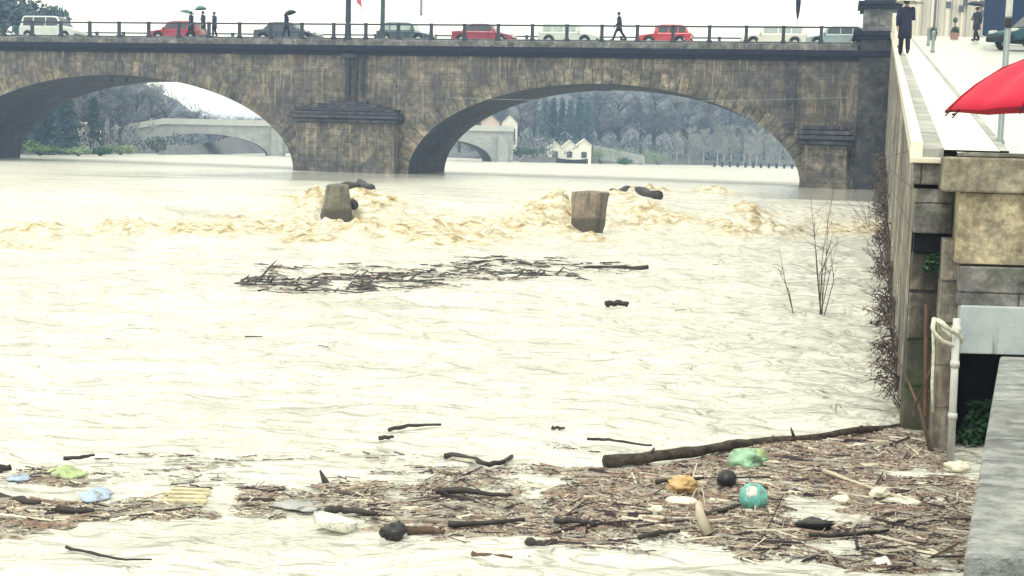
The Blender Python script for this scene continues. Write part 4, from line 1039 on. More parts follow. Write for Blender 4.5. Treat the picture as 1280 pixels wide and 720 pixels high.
# ------------------------------------------------------------------ trees
def leafcloud(k, c, r, n, sz, rr, flat=1.0):
    for _ in range(n):
        v = Vector((rr.gauss(0,1),rr.gauss(0,1),rr.gauss(0,1))).normalized()*(rr.random()**.45)
        p = Vector((c[0]+v.x*r[0], c[1]+v.y*r[1], c[2]+v.z*r[2]))
        a_ = Vector((rr.gauss(0,1),rr.gauss(0,1),rr.gauss(0,1)*flat)).normalized()*sz*rr.uniform(.6,1.3); b2 = a_.orthogonal().normalized()*sz*.5
        k.add([p-a_,p+b2,p+a_,p-b2],[(0,1,2,3)])
def make_tree(kind, seed):
    rr = random.Random(seed); o = empty('tree')
    tr = MB(); cr = MB()
    if kind in ('conifer','teal'):
        o.name = 'conifer_tree'; H = 10.
        tr.tube([(0,0,-.5),(.05,0,H*.5),(0,0,H*.97)], [.25,.16,.03], 7)
        z = 1.0
        while z < H*.99:
            f = 1-z/H; rad = (2.1*f**.75+.15)*rr.uniform(.75,1.15)
            for q_ in range(6):
                a_ = rr.uniform(0,2*PI); L = rad*rr.uniform(.6,1.05); e = (L*math.cos(a_), L*math.sin(a_), z-.25*L)
                tr.tube([(0,0,z),e],[.05,.015],4,False)
                for g_ in range(3):
                    ff = .35+.3*g_; leafcloud(cr, (e[0]*ff,e[1]*ff,z-.25*L*ff), (.5,.5,.28), 9, .24, rr)
            z += .42
    elif kind == 'broad':
        o.name = 'evergreen_tree'; H = 10.
        tr.tube([(0,0,-.5),(.1,.05,3),(0,.1,6.5)], [.35,.25,.1], 8)
        for i in range(40):
            a_ = rr.uniform(0,2*PI); z = rr.uniform(2.2,9.0); rad = 3.2*math.sin(PI*min(1,max(.12,(z-1.5)/8.6)))*rr.uniform(.4,1)
            c_ = (rad*math.cos(a_), rad*math.sin(a_), z)
            tr.tube([(0,.05,max(2.2,z-2)),(c_[0]*.6,c_[1]*.6,z-.6),c_],[.1,.06,.02],4,False)
            leafcloud(cr, c_, (rr.uniform(.8,1.3),rr.uniform(.8,1.3),rr.uniform(.5,.9)), 130, .2, rr)
    else:
        o.name = 'bare_tree'; H = 10.
        tr.tube([(0,0,-.5),(rr.uniform(-.2,.2),0,3.5),(rr.uniform(-.3,.3),.1,7.5)], [.22,.17,.06], 7)
        tips = []
        for i in range(34):
            z = rr.uniform(2.0,7.4); a_ = rr.uniform(0,2*PI); L = rr.uniform(1.4,3.0)*(1.1-.05*z)
            e = Vector((L*.75*math.cos(a_), L*.75*math.sin(a_), z+L*.9)); tr.tube([(0,0,z),e*.55+Vector((0,0,z*.45+.1)),e],[.07,.045,.015],4,False); tips.append((Vector((0,0,z)),e))
        for s_, e in tips:
            for _ in range(40):
                f = rr.uniform(.3,1.05); p = s_.lerp(e,f); d_ = Vector((rr.gauss(0,1),rr.gauss(0,1),abs(rr.gauss(.7,.8)))).normalized()*rr.uniform(.4,1.1)
                wv = d_.orthogonal().normalized()*.028
                cr.add([p-wv,p+wv,p+d_+wv*.4,p+d_-wv*.4],[(0,1,2,3)])
                q2 = p+d_*.5; d2_ = (d_+Vector((rr.gauss(0,.5),rr.gauss(0,.5),rr.gauss(0,.5)))).normalized()*rr.uniform(.3,.6)
                cr.add([q2-wv*.8,q2+wv*.8,q2+d2_],[(0,1,2)])
    tm = 'bark_pale' if kind == 'barepale' else 'bark_dark'
    cm = {'conifer':'conifer','teal':'teal','broad':'conifer','bare':'twig','barepale':'twigpale'}[kind]
    tr.build('trunk', M[tm], o); cr.build('crown', M[cm], o)
    return o
protos = {}
def plant_tree(kind, var, px, Y, ytop, label, wide=1.0, group=None, zb=None):
    key = (kind, var)
    x = aty(px, 190, Y)[0]
    z0 = (max(.8, float(land(np.array([x]), np.array([Y]))[0]))-.1) if zb is None else zb
    zt = aty(px, ytop, Y)[2]; s = max(.25, (zt-z0)/10.)
    if key not in protos:
        o = make_tree(kind, hash(kind)%97+var*13 if False else (len(kind)*31+var*13)); protos[key] = o
        o.location = (x, Y, z0); o.rotation_euler = (0,0,rnd.uniform(0,6.28)); o.scale = (s*wide,s*wide,s)
    else:
        o = dup(protos[key], (x,Y,z0), rnd.uniform(0,6.28), None, (s*wide,s*wide,s))
    tag(o, label, 'tree', group); return o
G1 = 'dark evergreens on the left bank'
plant_tree('broad',0,2,128,-32,'tallest blue grey evergreen rising above the bridge at the far left',1.0,G1)
plant_tree('broad',1,-42,135,-25,'blue grey evergreen at the left edge behind the white estate car',1.0,G1)
plant_tree('broad',2,28,140,-6,'dense blue grey evergreen between the two tallest at the far left',1.2,G1)
plant_tree('broad',2,66,132,1,'dark evergreen showing just above the roof of the white estate car',.62,G1)
plant_tree('conifer',0,60,122,112,'dark teal conifer standing nearest the water under the left arch',1.2,G1)
plant_tree('conifer',1,84,128,104,'dark teal conifer behind the white cottage on the left bank',1.1,G1)
plant_tree('conifer',0,36,126,112,'dark conifer left of the cottage under the left arch',1.1,G1)
plant_tree('conifer',1,118,140,122,'dark conifer at the right end of the left bank cottage',1.1,G1)
for i,(px,Y,yt) in enumerate([(10,150,90),(45,155,80),(80,150,82),(105,158,84),(128,160,92),(150,165,95),(172,170,98),(190,172,104),(205,176,112),(140,188,84),(165,190,88),(190,195,96),(112,190,78)]):
    plant_tree('bare',i%5,px,Y,yt,'bare grey violet tree on the wooded slope seen through the left arch',1.15,'bare trees behind the left arch', zb=1.6)
for i,(px,Y,yt) in enumerate([(222,236,128),(240,240,134),(262,238,139),(284,242,141),(305,240,142),(330,244,142),(350,240,140)]):
    plant_tree('bare',i%3,px,Y,yt,'low misty bare tree beyond the pale far bridge',1.7,'misty trees beyond the far bridge', zb=1.5)
for i,px in enumerate((679,690,701,712,723,734)):
    plant_tree('teal',i%2,px,212+(i%2)*3,122+(i*5)%4,'tall teal conifer in the dense square clump behind the white boathouse',.75,'teal conifer clump behind the boathouse', zb=2.0)
for i,(px,Y,yt) in enumerate([(548,215,128),(575,222,118),(600,226,112),(625,224,110),(650,218,112),(664,226,108),(750,222,108),(772,228,106),(795,224,106),(818,230,108),(840,226,110),(862,232,112),(885,228,112),(908,236,114),(932,232,118),(955,240,124),(975,244,132),(690,240,104),(720,244,104),(745,246,104)]):
    plant_tree('bare',i%5,px+(i*37%11-5),Y+(i*53%17-8),yt+(i*29%13-6),'bare grey violet tree on the far slope seen through the right arch',1.15+.12*(i*7%5),'bare trees behind the right arch', zb=2.4)
for i,(px,Y,yt) in enumerate([(846,214,160),(862,216,154),(880,220,156),(897,222,150),(914,226,150),(930,228,152),(946,232,156),(960,236,162),(975,238,172),(990,242,180),(905,214,166),(938,222,168)]):
    plant_tree('barepale',i%3,px,Y,yt,'pale barked bare tree in the row along the far right shore',.95,'pale bare trees along the right shore', zb=1.2)
# thicket on the far slopes: one uncountable mass
tw = MB(); rr = random.Random(77)
def tuft(x, Y, h, r, mi, n):
    z0 = float(land(np.array([x]), np.array([Y]))[0]); tw.cur = mi
    for _ in range(n):
        p = Vector((x+rr.gauss(0,r), Y+rr.gauss(0,r), z0+abs(rr.gauss(0,h*.5)))); d_ = Vector((rr.gauss(0,.5),rr.gauss(0,.5),rr.uniform(.3,1))).normalized()*rr.uniform(.5,1.3); w_ = d_.orthogonal().normalized()*rr.uniform(.05,.2)
        tw.add([p-w_,p+w_,p+d_],[(0,1,2)])
for _ in range(620):
    Y = rr.uniform(182,330); x = rr.uniform(-.04,.27)*Y
    if Y < float(shore(x))+3: continue
    tuft(x, Y, rr.uniform(1.5,4.5), rr.uniform(.8,2.2), rr.choice((0,0,0,1,1,2)), 26)
for _ in range(300):
    Y = rr.uniform(120,330); x = rr.uniform(-.42,-.19)*Y
    if x > -44 and Y < 235: continue
    tuft(x, Y, rr.uniform(1.2,3.5), rr.uniform(.8,2), rr.choice((0,0,1,1,2)), 26)
tag(tw.build('thicket', [M['twig'],M['conifer'],M['shrubdry']]), 'grey violet undergrowth on the far slopes', 'undergrowth', kind='stuff')
def shrub(label, px, Y, w_, h_, mname, n, seed, zb=None, cat='shrub', group=None, sz=.16):
    x = aty(px,190,Y)[0]; z0 = max(.85, float(land(np.array([x]), np.array([Y]))[0]))-.1 if zb is None else zb
    o = tag(empty('shrub',(x,Y,z0)), label, cat, group); rr = random.Random(seed); k = MB(); st = MB()
    for i in range(7):
        a_ = rr.uniform(0,2*PI); c_ = (w_*.33*math.cos(a_)*rr.random()**.5, w_*.25*math.sin(a_), h_*rr.uniform(.35,.75)); st.tube([(0,0,0),c_],[.05,.02],4,False)
        leafcloud(k, c_, (w_*.24,w_*.22,h_*.27), n//7, sz, rr)
    k.build('foliage', M[mname], o); st.build('stem', M['bark_dark'], o); return o
for i,(px,Y,w_,h_,m_,lab) in enumerate([(752,192,4.2,2.6,'shrubgreen','light green shrub right beside the white boathouse'),(776,195,4.4,2.9,'shrubgreen','light green shrub above the sloping path wall'),(800,198,4.0,2.6,'shrubgreen','light green shrub at the upper end of the sloping wall'),(824,202,4.2,2.4,'shrubgreen','light green shrub left of the pale bare trees'),
     (668,186,3.4,1.8,'plantdark','dark low shrub left of the white boathouse'),(650,184,3.0,1.6,'plantdark','dark low shrub at the far bridge end'),(782,188,3.2,1.4,'plantdark','dark low shrub at the waterline below the sloping wall'),
     (98,118,3.0,1.0,'shrubgreen','yellow green grass clump shrub on the left shore'),(20,112,5.0,1.3,'grass','broad green bush on the left shore'),(50,114,3.5,1.0,'grass','green bush beside the dark conifer on the left shore'),(125,122,2.6,.9,'plantdark','dark round bush at the left waterline'),(196,158,3.2,2.2,'plantdark','dark rounded bush at the end of the pale far bridge'),(150,135,4.0,1.2,'shrubgreen','pale green bush on the left shore beneath bare trees')]):
    shrub(lab,px,Y,w_,h_,m_,420,100+i,zb=1.0 if Y < 175 else None)
for i in range(9):
    k = MB(); px = 893+i*11; q = onz(px,206.5,UP); rr = random.Random(i)
    x,Y = q[0]+1, q[1]+6
    o = shrub('dark blue waterside bush in the row behind the mooring posts', px, Y, 3.4, 2.2+.8*(i%3), 'teal', 240, 300+i, zb=UP-.1, group='waterside bushes behind the mooring posts')

# ------------------------------------------------------------------ weir posts and snagged timber
def weir_post(label, c, wb, wt, h, dp, rz, lean, col, seed):
    from mathutils import noise as mn
    o = tag(empty('weir_post', c, rz), label, 'post', 'weir posts'); k = MB(); ns, nz = 36, 18; vs = []; fs = []
    for i in range(nz+1):
        z = -.9+(h+.9)*i/nz; f = max(0, z/h); w_ = (wb+(wt-wb)*f**.8)/2; d_ = dp/2*(1-.15*f)
        for q_ in range(ns):
            a_ = 2*PI*q_/ns; ca, sa = math.cos(a_), math.sin(a_); e = 5
            r = 1/((abs(ca)**e+abs(sa)**e)**(1/e)); p = Vector((ca*r*w_+lean*z, sa*r*d_, z))
            nn = mn.noise(p*2.2+Vector((seed,0,0)))*.07+mn.noise(p*7+Vector((0,seed,0)))*.03
            if i == nz: p.z -= .05+abs(nn)*1.2
            vs.append((p.x*(1+nn), p.y*(1+nn), p.z))
    for i in range(nz):
        for q_ in range(ns): fs.append((i*ns+q_, i*ns+(q_+1)%ns, (i+1)*ns+(q_+1)%ns, (i+1)*ns+q_))
    vs.append((lean*h,0,h-.02+.03)); m_ = len(vs)-1
    for q_ in range(ns): fs.append((nz*ns+q_, nz*ns+(q_+1)%ns, m_))
    k.add(vs, fs)
    t = NT('stained concrete'); ov = t.coords(); n1 = t.noise(ov, 2.2, 6, .75); n2 = t.noise(t.mapping(ov, scale=(3,3,.4)), 1.6, 5, .7)
    bc = t.ramp(n1, [(.32,tuple(x*.4 for x in col)),(.5,col),(.7,tuple(x*1.35 for x in col))])
    bc = t.mix(t.ramp(n2, [(.48,(0,0,0)),(.62,(.75,)*3)]), bc, (.05,.05,.045))
    sp_ = t.new('ShaderNodeSeparateXYZ'); t.link(ov, sp_.inputs[0]); wet = t.new('ShaderNodeMath', operation='MULTIPLY_ADD'); t.link(n1, wet.inputs[0]); wet.inputs[1].default_value = -.7; t.link(sp_.outputs[2], wet.inputs[2])
    bc = t.mix(t.ramp(wet.outputs[0], [(-.0,(.85,)*3),(.16,(0,0,0))]), bc, (.045,.04,.03))
    t.link(bc, t.b.inputs['Base Color']); t.b.inputs['Roughness'].default_value = .55; t.link(t.bump(n1, .9, .06), t.b.inputs['Normal'])
    k.build('block', t.mat, o, smooth=True); return o
P1 = onz(419,277,.12)
weir_post('olive stained concrete weir post, the left of two standing in the rapids', (P1[0],P1[1]+.3,.12), 1.2, .72, 1.32, .95, R_(12), .03, (.17,.17,.125), 3)
P2 = onz(731,288,.1)
weir_post('beige leaning concrete weir post, the right of two standing in the rapids', (P2[0]+.1,P2[1]+.3,.1), .98, 1.2, 1.36, .95, R_(-24), .06, (.25,.20,.15), 8)
def log_obj(name, label, pix, z, rad, m, cat='driftwood', group=None, sides=8, zlift=None, bump=True):
    pts = []
    for i,(x,y) in enumerate(pix):
        p = onz(x,y,z)
        if zlift: p = aty(x,y,zlift[1]) if isinstance(zlift,tuple) else p
        pts.append(Vector(p))
    # resample with small wobble
    out = []; rr = random.Random(len(label)+int(pix[0][0])); rads = []
    n = max(5, 3*len(pts))
    for i in range(n):
        f = i/(n-1)*(len(pts)-1); j = min(int(f), len(pts)-2); g_ = f-j
        rl = rad if not hasattr(rad,'__len__') else rad[0]+(rad[1]-rad[0])*i/(n-1)
        out.append(pts[j].lerp(pts[j+1],g_)+Vector((rr.gauss(0,rl*.18),rr.gauss(0,rl*.18),rr.gauss(0,rl*.22)))); rads.append(rl*rr.uniform(.82,1.15))
    k = MB(); k.tube(out, rads, sides); return tag(k.build(name, M[m], smooth=True), label, cat, group)
log_obj('driftwood','dark timber snagged behind the left weir post',[(428,236),(450,232),(466,238)],.98,[.26,.2],'driftwood')
log_obj('driftwood','dark log end jammed against the side of the left weir post',[(436,240),(442,254)],.75,[.2,.15],'driftwood')
log_obj('driftwood','dark timber riding the crest right of the right weir post',[(766,240),(790,238),(822,244)],1.1,[.14,.2],'driftwood')
log_obj('driftwood','broken plank under the timber right of the right weir post',[(770,248),(800,249),(816,247)],.86,[.1,.12],'driftbrown')

# ------------------------------------------------------------------ floating debris: named pieces
pix = [(757,577),(800,573),(850,567),(900,560),(940,553),(990,549),(1040,543),(1090,537),(1138,530)]
P_ = [Vector(onz(x,y,.04)) for x,y in pix]; k = MB(); rr = random.Random(12); ns_ = 16; n_ = 60; vs = []; fs = []
from mathutils import noise as mnoise
for i in range(n_+1):
    f = i/n_*(len(P_)-1); j_ = min(int(f), len(P_)-2); c_ = P_[j_].lerp(P_[j_+1], f-j_); ax = (P_[-1]-P_[0]).normalized(); sx = ax.cross(Vector((0,0,1))).normalized()
    r0 = (.058-.03*i/n_)*(1+.25*mnoise.noise(Vector((i*.21,0,3)))); c_ += Vector((0,.02*mnoise.noise(Vector((i*.13,5,0))),.03*mnoise.noise(Vector((i*.11,9,0)))))
    for q_ in range(ns_):
        a_ = 2*PI*q_/ns_; r_ = r0*(1+.22*mnoise.noise(Vector((i*.35,math.cos(a_)*2.2,math.sin(a_)*2.2)))); vs.append(c_+sx*math.cos(a_)*r_+Vector((0,0,math.sin(a_)*r_)))
for i in range(n_):
    for q_ in range(ns_): fs.append((i*ns_+q_, i*ns_+(q_+1)%ns_, (i+1)*ns_+(q_+1)%ns_, (i+1)*ns_+q_))
fs += [tuple(range(ns_))[::-1], tuple(n_*ns_+q_ for q_ in range(ns_))]
k.add(vs, fs)
for i,(dx,dz) in ((9,(.05,.10)),(24,(.09,.07)),(38,(-.05,.12)),(49,(.08,.06))):
    c_ = Vector(vs[i*ns_]); c_ = sum((Vector(vs[i*ns_+q_]) for q_ in range(ns_)), Vector())/ns_; k.tube([c_, c_+Vector((dx*.6,-.02,dz*.6)), c_+Vector((dx,-.03,dz))],[.02,.014,.007],7)
lg = k.build('log', M['driftlog'], smooth=True); tag(lg, 'long dark floating log bordering the debris raft', 'log')
S = [('dark stick curving on open water left of the raft',[(486,537),(510,532),(552,531)],.022,'driftwood'),
 ('short dark stick just below the curving stick on open water',[(474,548),(492,546)],.025,'driftwood'),
 ('forked dark stick with a kink above the raft',[(556,569),(585,572),(606,580),(628,578),(640,570)],.028,'driftwood'),
 ('long dark stick along the left part of the raft',[(545,613),(575,613),(610,617),(640,618)],.03,'driftwood'),
 ('thin dark stick below the long dark stick',[(560,655),(600,654),(655,650)],.024,'driftwood'),
 ('dark stick lying level in the middle of the raft',[(694,650),(725,652),(745,656)],.026,'driftwood'),
 ('dark branch pointing at the turquoise ball',[(882,643),(905,637),(925,630)],.022,'driftwood'),
 ('thin dark stick near the lower edge of the raft',[(798,672),(825,666),(850,664)],.02,'driftwood'),
 ('long thin dark stick at the right end of the raft',[(1012,669),(1060,668),(1110,663)],.02,'driftwood'),
 ('dark stick under the orange plastic scrap',[(820,602),(850,600),(880,597)],.018,'driftwood'),
 ('dark floating plank at the left end of the debris strip',[(-6,624),(20,626),(50,628)],.045,'driftwood'),
 ('dark floating branch below the pale blue plastic sheet',[(70,637),(95,640),(117,638)],.035,'driftwood'),
 ('thin curved stick alone on the calm water at lower left',[(82,684),(110,690),(150,699),(190,699)],.012,'driftwood'),
 ('short thick stick at the far left above the strip',[(-8,586),(14,584)],.045,'driftwood'),
 ('dark stick above the white plastic tub',[(408,638),(430,637),(472,642)],.03,'driftwood'),
 ('dark stick floating above the log at its left end',[(735,549),(758,549),(790,554),(815,557)],.015,'driftwood'),
 ('small dark stick on open water above the log',[(690,535),(706,535)],.02,'driftwood'),
 ('thin dark stick at the upper left of the debris strip',[(80,573),(100,572),(118,569)],.02,'driftwood'),
 ('brownish driftwood bar at the bottom of the raft',[(590,694),(615,694),(640,697)],.022,'driftbrown'),
 ('dark root piece at the bottom middle of the raft',[(660,680),(680,681),(695,678)],.04,'driftwood'),
 ('thin pale branch slanting across the right of the raft',[(1030,588),(1060,600),(1110,618),(1160,632)],.02,'driftpale'),
 ('long grey stick floating along the lower raft edge',[(510,663),(540,663),(555,665)],.03,'driftbrown')]
for lab, pix, r_, m_ in S: log_obj('stick', lab, pix, .035, [r_*1.1, r_*.6], m_, 'stick', 'driftwood sticks on the water', 6)
# upright horn shaped stump
a0 = onz(414,612,0); b0 = aty(400,588,a0[1]); k = MB(); k.tube([a0+np.array([0,0,-.05]), a0*.5+b0*.5+np.array([-.005,0,-.01]), b0],[.04,.028,.008],8); tag(k.build('branch_stub', M['driftwood'], smooth=True), 'dark horn shaped branch stub poking up from the water', 'branch')
a0 = onz(886,668,0.02); b0 = aty(873,626,a0[1]+.1); k = MB(); k.tube([a0, a0*.4+b0*.6+np.array([-.02,0,0]), b0],[.045,.036,.02],8); tag(k.build('driftwood', M['driftpale'], smooth=True), 'bleached driftwood standing up in the middle of the raft', 'driftwood')
# the leaning branch and saplings by the wall
a0 = onz(1164,566,.0); b0 = aty(1120,440,a0[1]+.5); k = MB(); k.tube([a0,a0*.6+b0*.4+np.array([.03,0,.02]),b0],[.022,.017,.007],6)
c0 = a0*.55+b0*.45; k.tube([c0,c0+np.array([.12,0,.35]),c0+np.array([.16,.05,.75])],[.012,.009,.004],5)
tag(k.build('branch', M['driftbrown'], smooth=True), 'thin bare branch leaning out of the water by the mossy pier', 'branch')
# ball, bags, plastics
def blob_obj(name, label, px, py, r, m, cat, seed=1, amp=.12, z=None, group=None, n=14, mm=9):
    p = onz(px,py,.02); k = MB(); k.blob((p[0],p[1],.02+(r[2]*.55 if z is None else z)), r, seed, amp, n, mm); return tag(k.build(name, M[m], smooth=True), label, cat, group)
q = onz(941,632,.0)
ball = tag(empty('ball',(q[0],q[1],.03)),'turquoise and white ball floating in the debris raft','ball')
k = MB(); k.blob((0,0,.04),(.115,.115,.115),1,.0,20,14); k.build('shell', M['teal_plastic'], ball, smooth=True)
k = MB(); k.blob((-.02,-.055,.085),(.06,.055,.055),5,.15,12,8); k.build('white_patch', M['white_plastic'], ball, smooth=True)
gb = blob_obj('plastic_bag','pale green crumpled plastic bag beside the log',933,583,(.14,.12,.085),'green_plastic','bag',4,.45,n=26,mm=18)
k = MB(); p = Vector(onz(938,577,.03)); k.blob((p[0],p[1]+.1,.07),(.16,.1,.05),8,.3,14,8); k.build('bag_handle', M['lime_cloth'], gb, smooth=True)
blob_obj('buoy','small round black buoy left of the pale green bag',908,606,(.085,.085,.085),'black_plastic','buoy',2,.05)
blob_obj('plastic_scrap','orange crumpled plastic scrap in the raft',854,611,(.10,.08,.055),'orange_plastic','litter',6,.5,n=26,mm=18)
blob_obj('plastic_tub','pale green tub lid below the orange scrap',852,628,(.13,.1,.025),'litter_pale','litter',9,.1)
blob_obj('shoe','black soaked shoe lying in the right part of the raft',1018,659,(.12,.06,.045),'black_plastic','shoe',11,.25)
blob_obj('bundle','black bundle floating below the end of the raft',494,670,(.085,.07,.06),'black_plastic','bundle',12,.5)
blob_obj('bundle','small dark lump left of the black bundle',484,668,(.06,.05,.04),'driftwood','bundle',13,.2)
# white tub: tilted shallow dish
q = onz(416,660,.02); k = MB(); Mx = Matrix.Rotation(R_(14),4,'Y')@Matrix.Rotation(R_(-10),4,'X')
k.lathe([(.02,-.02),(.14,.0),(.16,.04),(.165,.075),(.15,.08),(.13,.045),(.02,.03)],(q[0],q[1],.022),22,Mx)
tag(k.build('plastic_tub', M['white_plastic'], smooth=True), 'white plastic tub floating right below the horn shaped stub', 'tub')
# sheets
def sheet_obj(name, label, px, py, w_, d_, m, seed, amp=.06):
    p = onz(px,py,.0); na, nq = 26, 8; vs = [(p[0],p[1],.045)]; fs = []
    for q_ in range(1,nq+1):
        f = q_/nq
        for i in range(na):
            a_ = 2*PI*i/na; rim = 1+.55*(float(vnoise(np.array([math.cos(a_)*1.7+seed]),np.array([math.sin(a_)*1.7+seed*2]),5)[0])-.5)+.2*math.sin(2*a_+seed)
            x = .5*w_*f*rim*math.cos(a_); y = .5*d_*f*rim*math.sin(a_)
            hgt = min(.045, amp*.35*abs(float(fbm(np.array([x*9+seed*3]),np.array([y*9]),3,int(seed))[0])-.42)*3)*(1-f**3)
            vs.append((p[0]+x, p[1]+y, .008+.022*(1-f)+hgt))
    for i in range(na): fs.append((0,1+i,1+(i+1)%na))
    for q_ in range(nq-1):
        for i in range(na): a0 = 1+q_*na; fs.append((a0+i,a0+na+i,a0+na+(i+1)%na,a0+(i+1)%na))
    k = MB(); k.add(vs,fs); o = k.build(name, M[m], smooth=True); s_ = o.modifiers.new('Solid','SOLIDIFY'); s_.thickness = .008; return tag(o,label,'litter')
sheet_obj('plastic_sheet','lime green plastic sheet floating in the left debris strip',82,592,.3,.36,'lime_cloth',3.,.12)
sheet_obj('plastic_sheet','pale blue plastic sheet floating below the lime green one',122,619,.28,.3,'blue_plastic',5.,.12)
sheet_obj('plastic_sheet','pale blue bottle wrap near the left edge of the water',26,598,.17,.25,'blue_plastic',8.,.1)
sheet_obj('plastic_sheet','white crumpled sheet among the reeds right of the log end',1085,562,.36,.45,'white_plastic',9.,.1)
sheet_obj('plastic_sheet','torn white sheet near the bottom right of the raft',1128,628,.3,.3,'white_plastic',12.,.12)
sheet_obj('plastic_sheet','pale grey sheet floating left of the white tub',372,633,.34,.3,'greyplastic',15.,.03)
sheet_obj('plastic_sheet','white sheet at the foot of the near quay coping',1105,708,.22,.2,'white_plastic',17.,.14)
o = tag(empty('pallet', onz(232,621,.02), R_(6)),'yellowish broken wooden pallet in the left debris strip','pallet')
for i in range(4):
    k = MB(); k.box((.02*(i%2),-.13+i*.085,.004+.007*i),(.36-.07*(i%2),.06,.016),rz=.05*i-.06,ry=.02*i); k.build('slat', M['yellow_wood'], o)
for x in (-.17,.17):
    k = MB(); k.box((x*.8,0,-.015),(.05,.34,.03)); k.build('bearer', M['yellow_wood'], o)
for i,(px,py,r_) in enumerate([(1198,588,.05),(1050,628,.035),(1100,620,.04),(1015,655,.0),(1140,635,.035),(820,640,.03)]):
    if r_ == 0: continue
    blob_obj('foam_lump',['dirty white foam lump under the white drain pipe','dirty white foam lump at the middle right of the raft','dirty white foam lump left of the torn white sheet','','dirty white foam lump right of the torn white sheet','dirty white foam lump near the bottom centre of the raft'][i],px,py,(r_*1.6,r_*1.3,r_),'foamy','foam',20+i,.6,n=20,mm=14)

# ------------------------------------------------------------------ floating debris: uncountable litter
def inpoly(px, py, poly):
    c_ = np.zeros(px.shape, bool); n = len(poly); j = n-1
    for i in range(n):
        xi, yi = poly[i]; xj, yj = poly[j]
        c_ ^= ((yi > py) != (yj > py)) & (px < (xj-xi)*(py-yi)/(yj-yi+1e-9)+xi); j = i
    return c_
RAFT = [(560,592),(640,582),(757,582),(900,566),(1000,548),(1143,530),(1180,540),(1222,596),(1212,722),(1100,722),(1000,704),(900,704),(760,690),(660,704),(560,684),(515,655),(520,612)]
CORE = [(690,615),(780,586),(950,556),(1143,533),(1205,590),(1205,680),(1100,680),(1000,672),(900,660),(800,668),(700,650)]
STRIP = [(-20,575),(120,585),(280,606),(420,604),(560,590),(575,668),(480,660),(300,640),(120,650),(-20,680)]
MID = [(325,332),(400,336),(520,336),(610,322),(690,326),(815,330),(812,338),(690,350),(600,360),(440,366),(330,366)]
class Soup:
    def __init__(s): s.v = []; s.f = []; s.m = []; s.n = 0
    def bits(s, P, ln, wd, hh, ang, mi, zt):
        """each bit: a 3 sided sliver lying on the water"""
        c_, s_ = np.cos(ang), np.sin(ang); n = len(P)
        d = np.stack([c_*ln/2, s_*ln/2, zt*ln/2],-1); a_ = np.stack([-s_*wd/2, c_*wd/2, np.zeros(n)],-1); up = np.stack([np.zeros(n),np.zeros(n),hh],-1)
        vs = np.stack([P-d-a_, P-d+a_, P-d*.9+up, P+d-a_*.6, P+d+a_*.6, P+d*.85+up*.8],1)
        base = s.n+np.arange(n)*6
        for q_ in ((0,3,5,2),(1,2,5,4),(0,1,4,3)): s.f.append(np.stack([base+k_ for k_ in q_],-1)); s.m.append(mi)
        s.v.append(vs.reshape(-1,3)); s.n += n*6
    def build(s, name, mats):
        o = big_mesh(name, np.concatenate(s.v), np.concatenate(s.f), mats, False, np.concatenate(s.m)); return o
rs = np.random.RandomState(4)
def scatter(poly, n, thr, sc_=1.6, seed=0, zz=0.0):
    xs_ = [p[0] for p in poly]; ys_ = [p[1] for p in poly]
    px = rs.uniform(min(xs_),max(xs_),n*6); py = rs.uniform(min(ys_),max(ys_),n*6)
    k_ = inpoly(px,py,poly); px, py = px[k_], py[k_]
    d = np.stack([(px-640)/F, -(py-360)/F, -np.ones_like(px)],-1) @ CAMR.T
    P = CAMP + d*((zz-CZ)/d[:,2])[:,None]
    dn_ = fbm(P[:,0]*sc_, P[:,1]*sc_*1.2, 4, 90+seed)+.25*(fbm(P[:,0]*.5,P[:,1]*.5,2,70+seed)-.5)
    k_ = rs.uniform(size=len(P))*.16+thr < dn_
    return P[k_][:n]
soup = Soup()
LM = [M['litter_dark'],M['litter_brown'],M['litter_grey'],M['litter_pale'],M['foamy']]
def fill(poly, n, thr, lens, probs, spread=.55, seed=0, z=.012, wfac=.12):
    P = scatter(poly, n, thr, seed=seed); m = len(P)
    if m == 0: return
    z_, _ = river_z(P[:,0],P[:,1]); P[:,2] = z_+z
    ln = np.exp(rs.normal(math.log(lens),.6,m)); ln = np.clip(ln,.015,.5); wd = np.clip(ln*wfac*rs.uniform(.4,1.5,m),.0045,.03)
    soup.bits(P, ln, wd, wd*rs.uniform(.5,1.1,m), rs.normal(0,spread,m), rs.choice(len(probs),m,p=probs), np.where(rs.uniform(size=m) < .07, np.abs(rs.normal(.3,.35,m)), rs.normal(0,.06,m)))
fill(CORE, 36000, .27, .036, [.28,.28,.26,.14,.04], 1.1, 1, .008, .09)
fill(CORE, 3000, .28, .09, [.30,.28,.24,.17,.01], .9, 1, .016, .045)
fill(RAFT, 24000, .42, .035, [.27,.18,.34,.15,.06], 1.0, 2, .008, .09)
fill(RAFT, 1000, .38, .15, [.42,.22,.25,.11,.0], .5, 2, .016, .04)
fill(STRIP, 14000, .44, .036, [.22,.15,.38,.17,.08], .7, 4, .008, .09)
fill(STRIP, 300, .44, .15, [.5,.15,.25,.1,.0], .35, 4, .012, .05)
fill([(0,560),(560,570),(780,540),(760,585),(560,600),(300,610),(0,640)], 600, .52, .06, [.4,.1,.45,.05,0], .4, 6, .01, .08)
fill([(540,660),(1200,690),(1210,715),(720,712)], 1200, .54, .05, [.25,.15,.45,.15,0], .8, 7)
fill(MID, 1500, .45, .13, [.58,.12,.25,.05,0], .55, 8, .04, .09)
fill([(100,330),(900,330),(1000,420),(60,460)], 26, .52, .10, [.6,.1,.3,0,0], .2, 9, .02, .08)
fill([(0,440),(1100,400),(1100,545),(0,590)], 40, .5, .05, [.6,.1,.3,0,0], .2, 10, .012, .08)
lit = soup.build('floating_debris', LM)
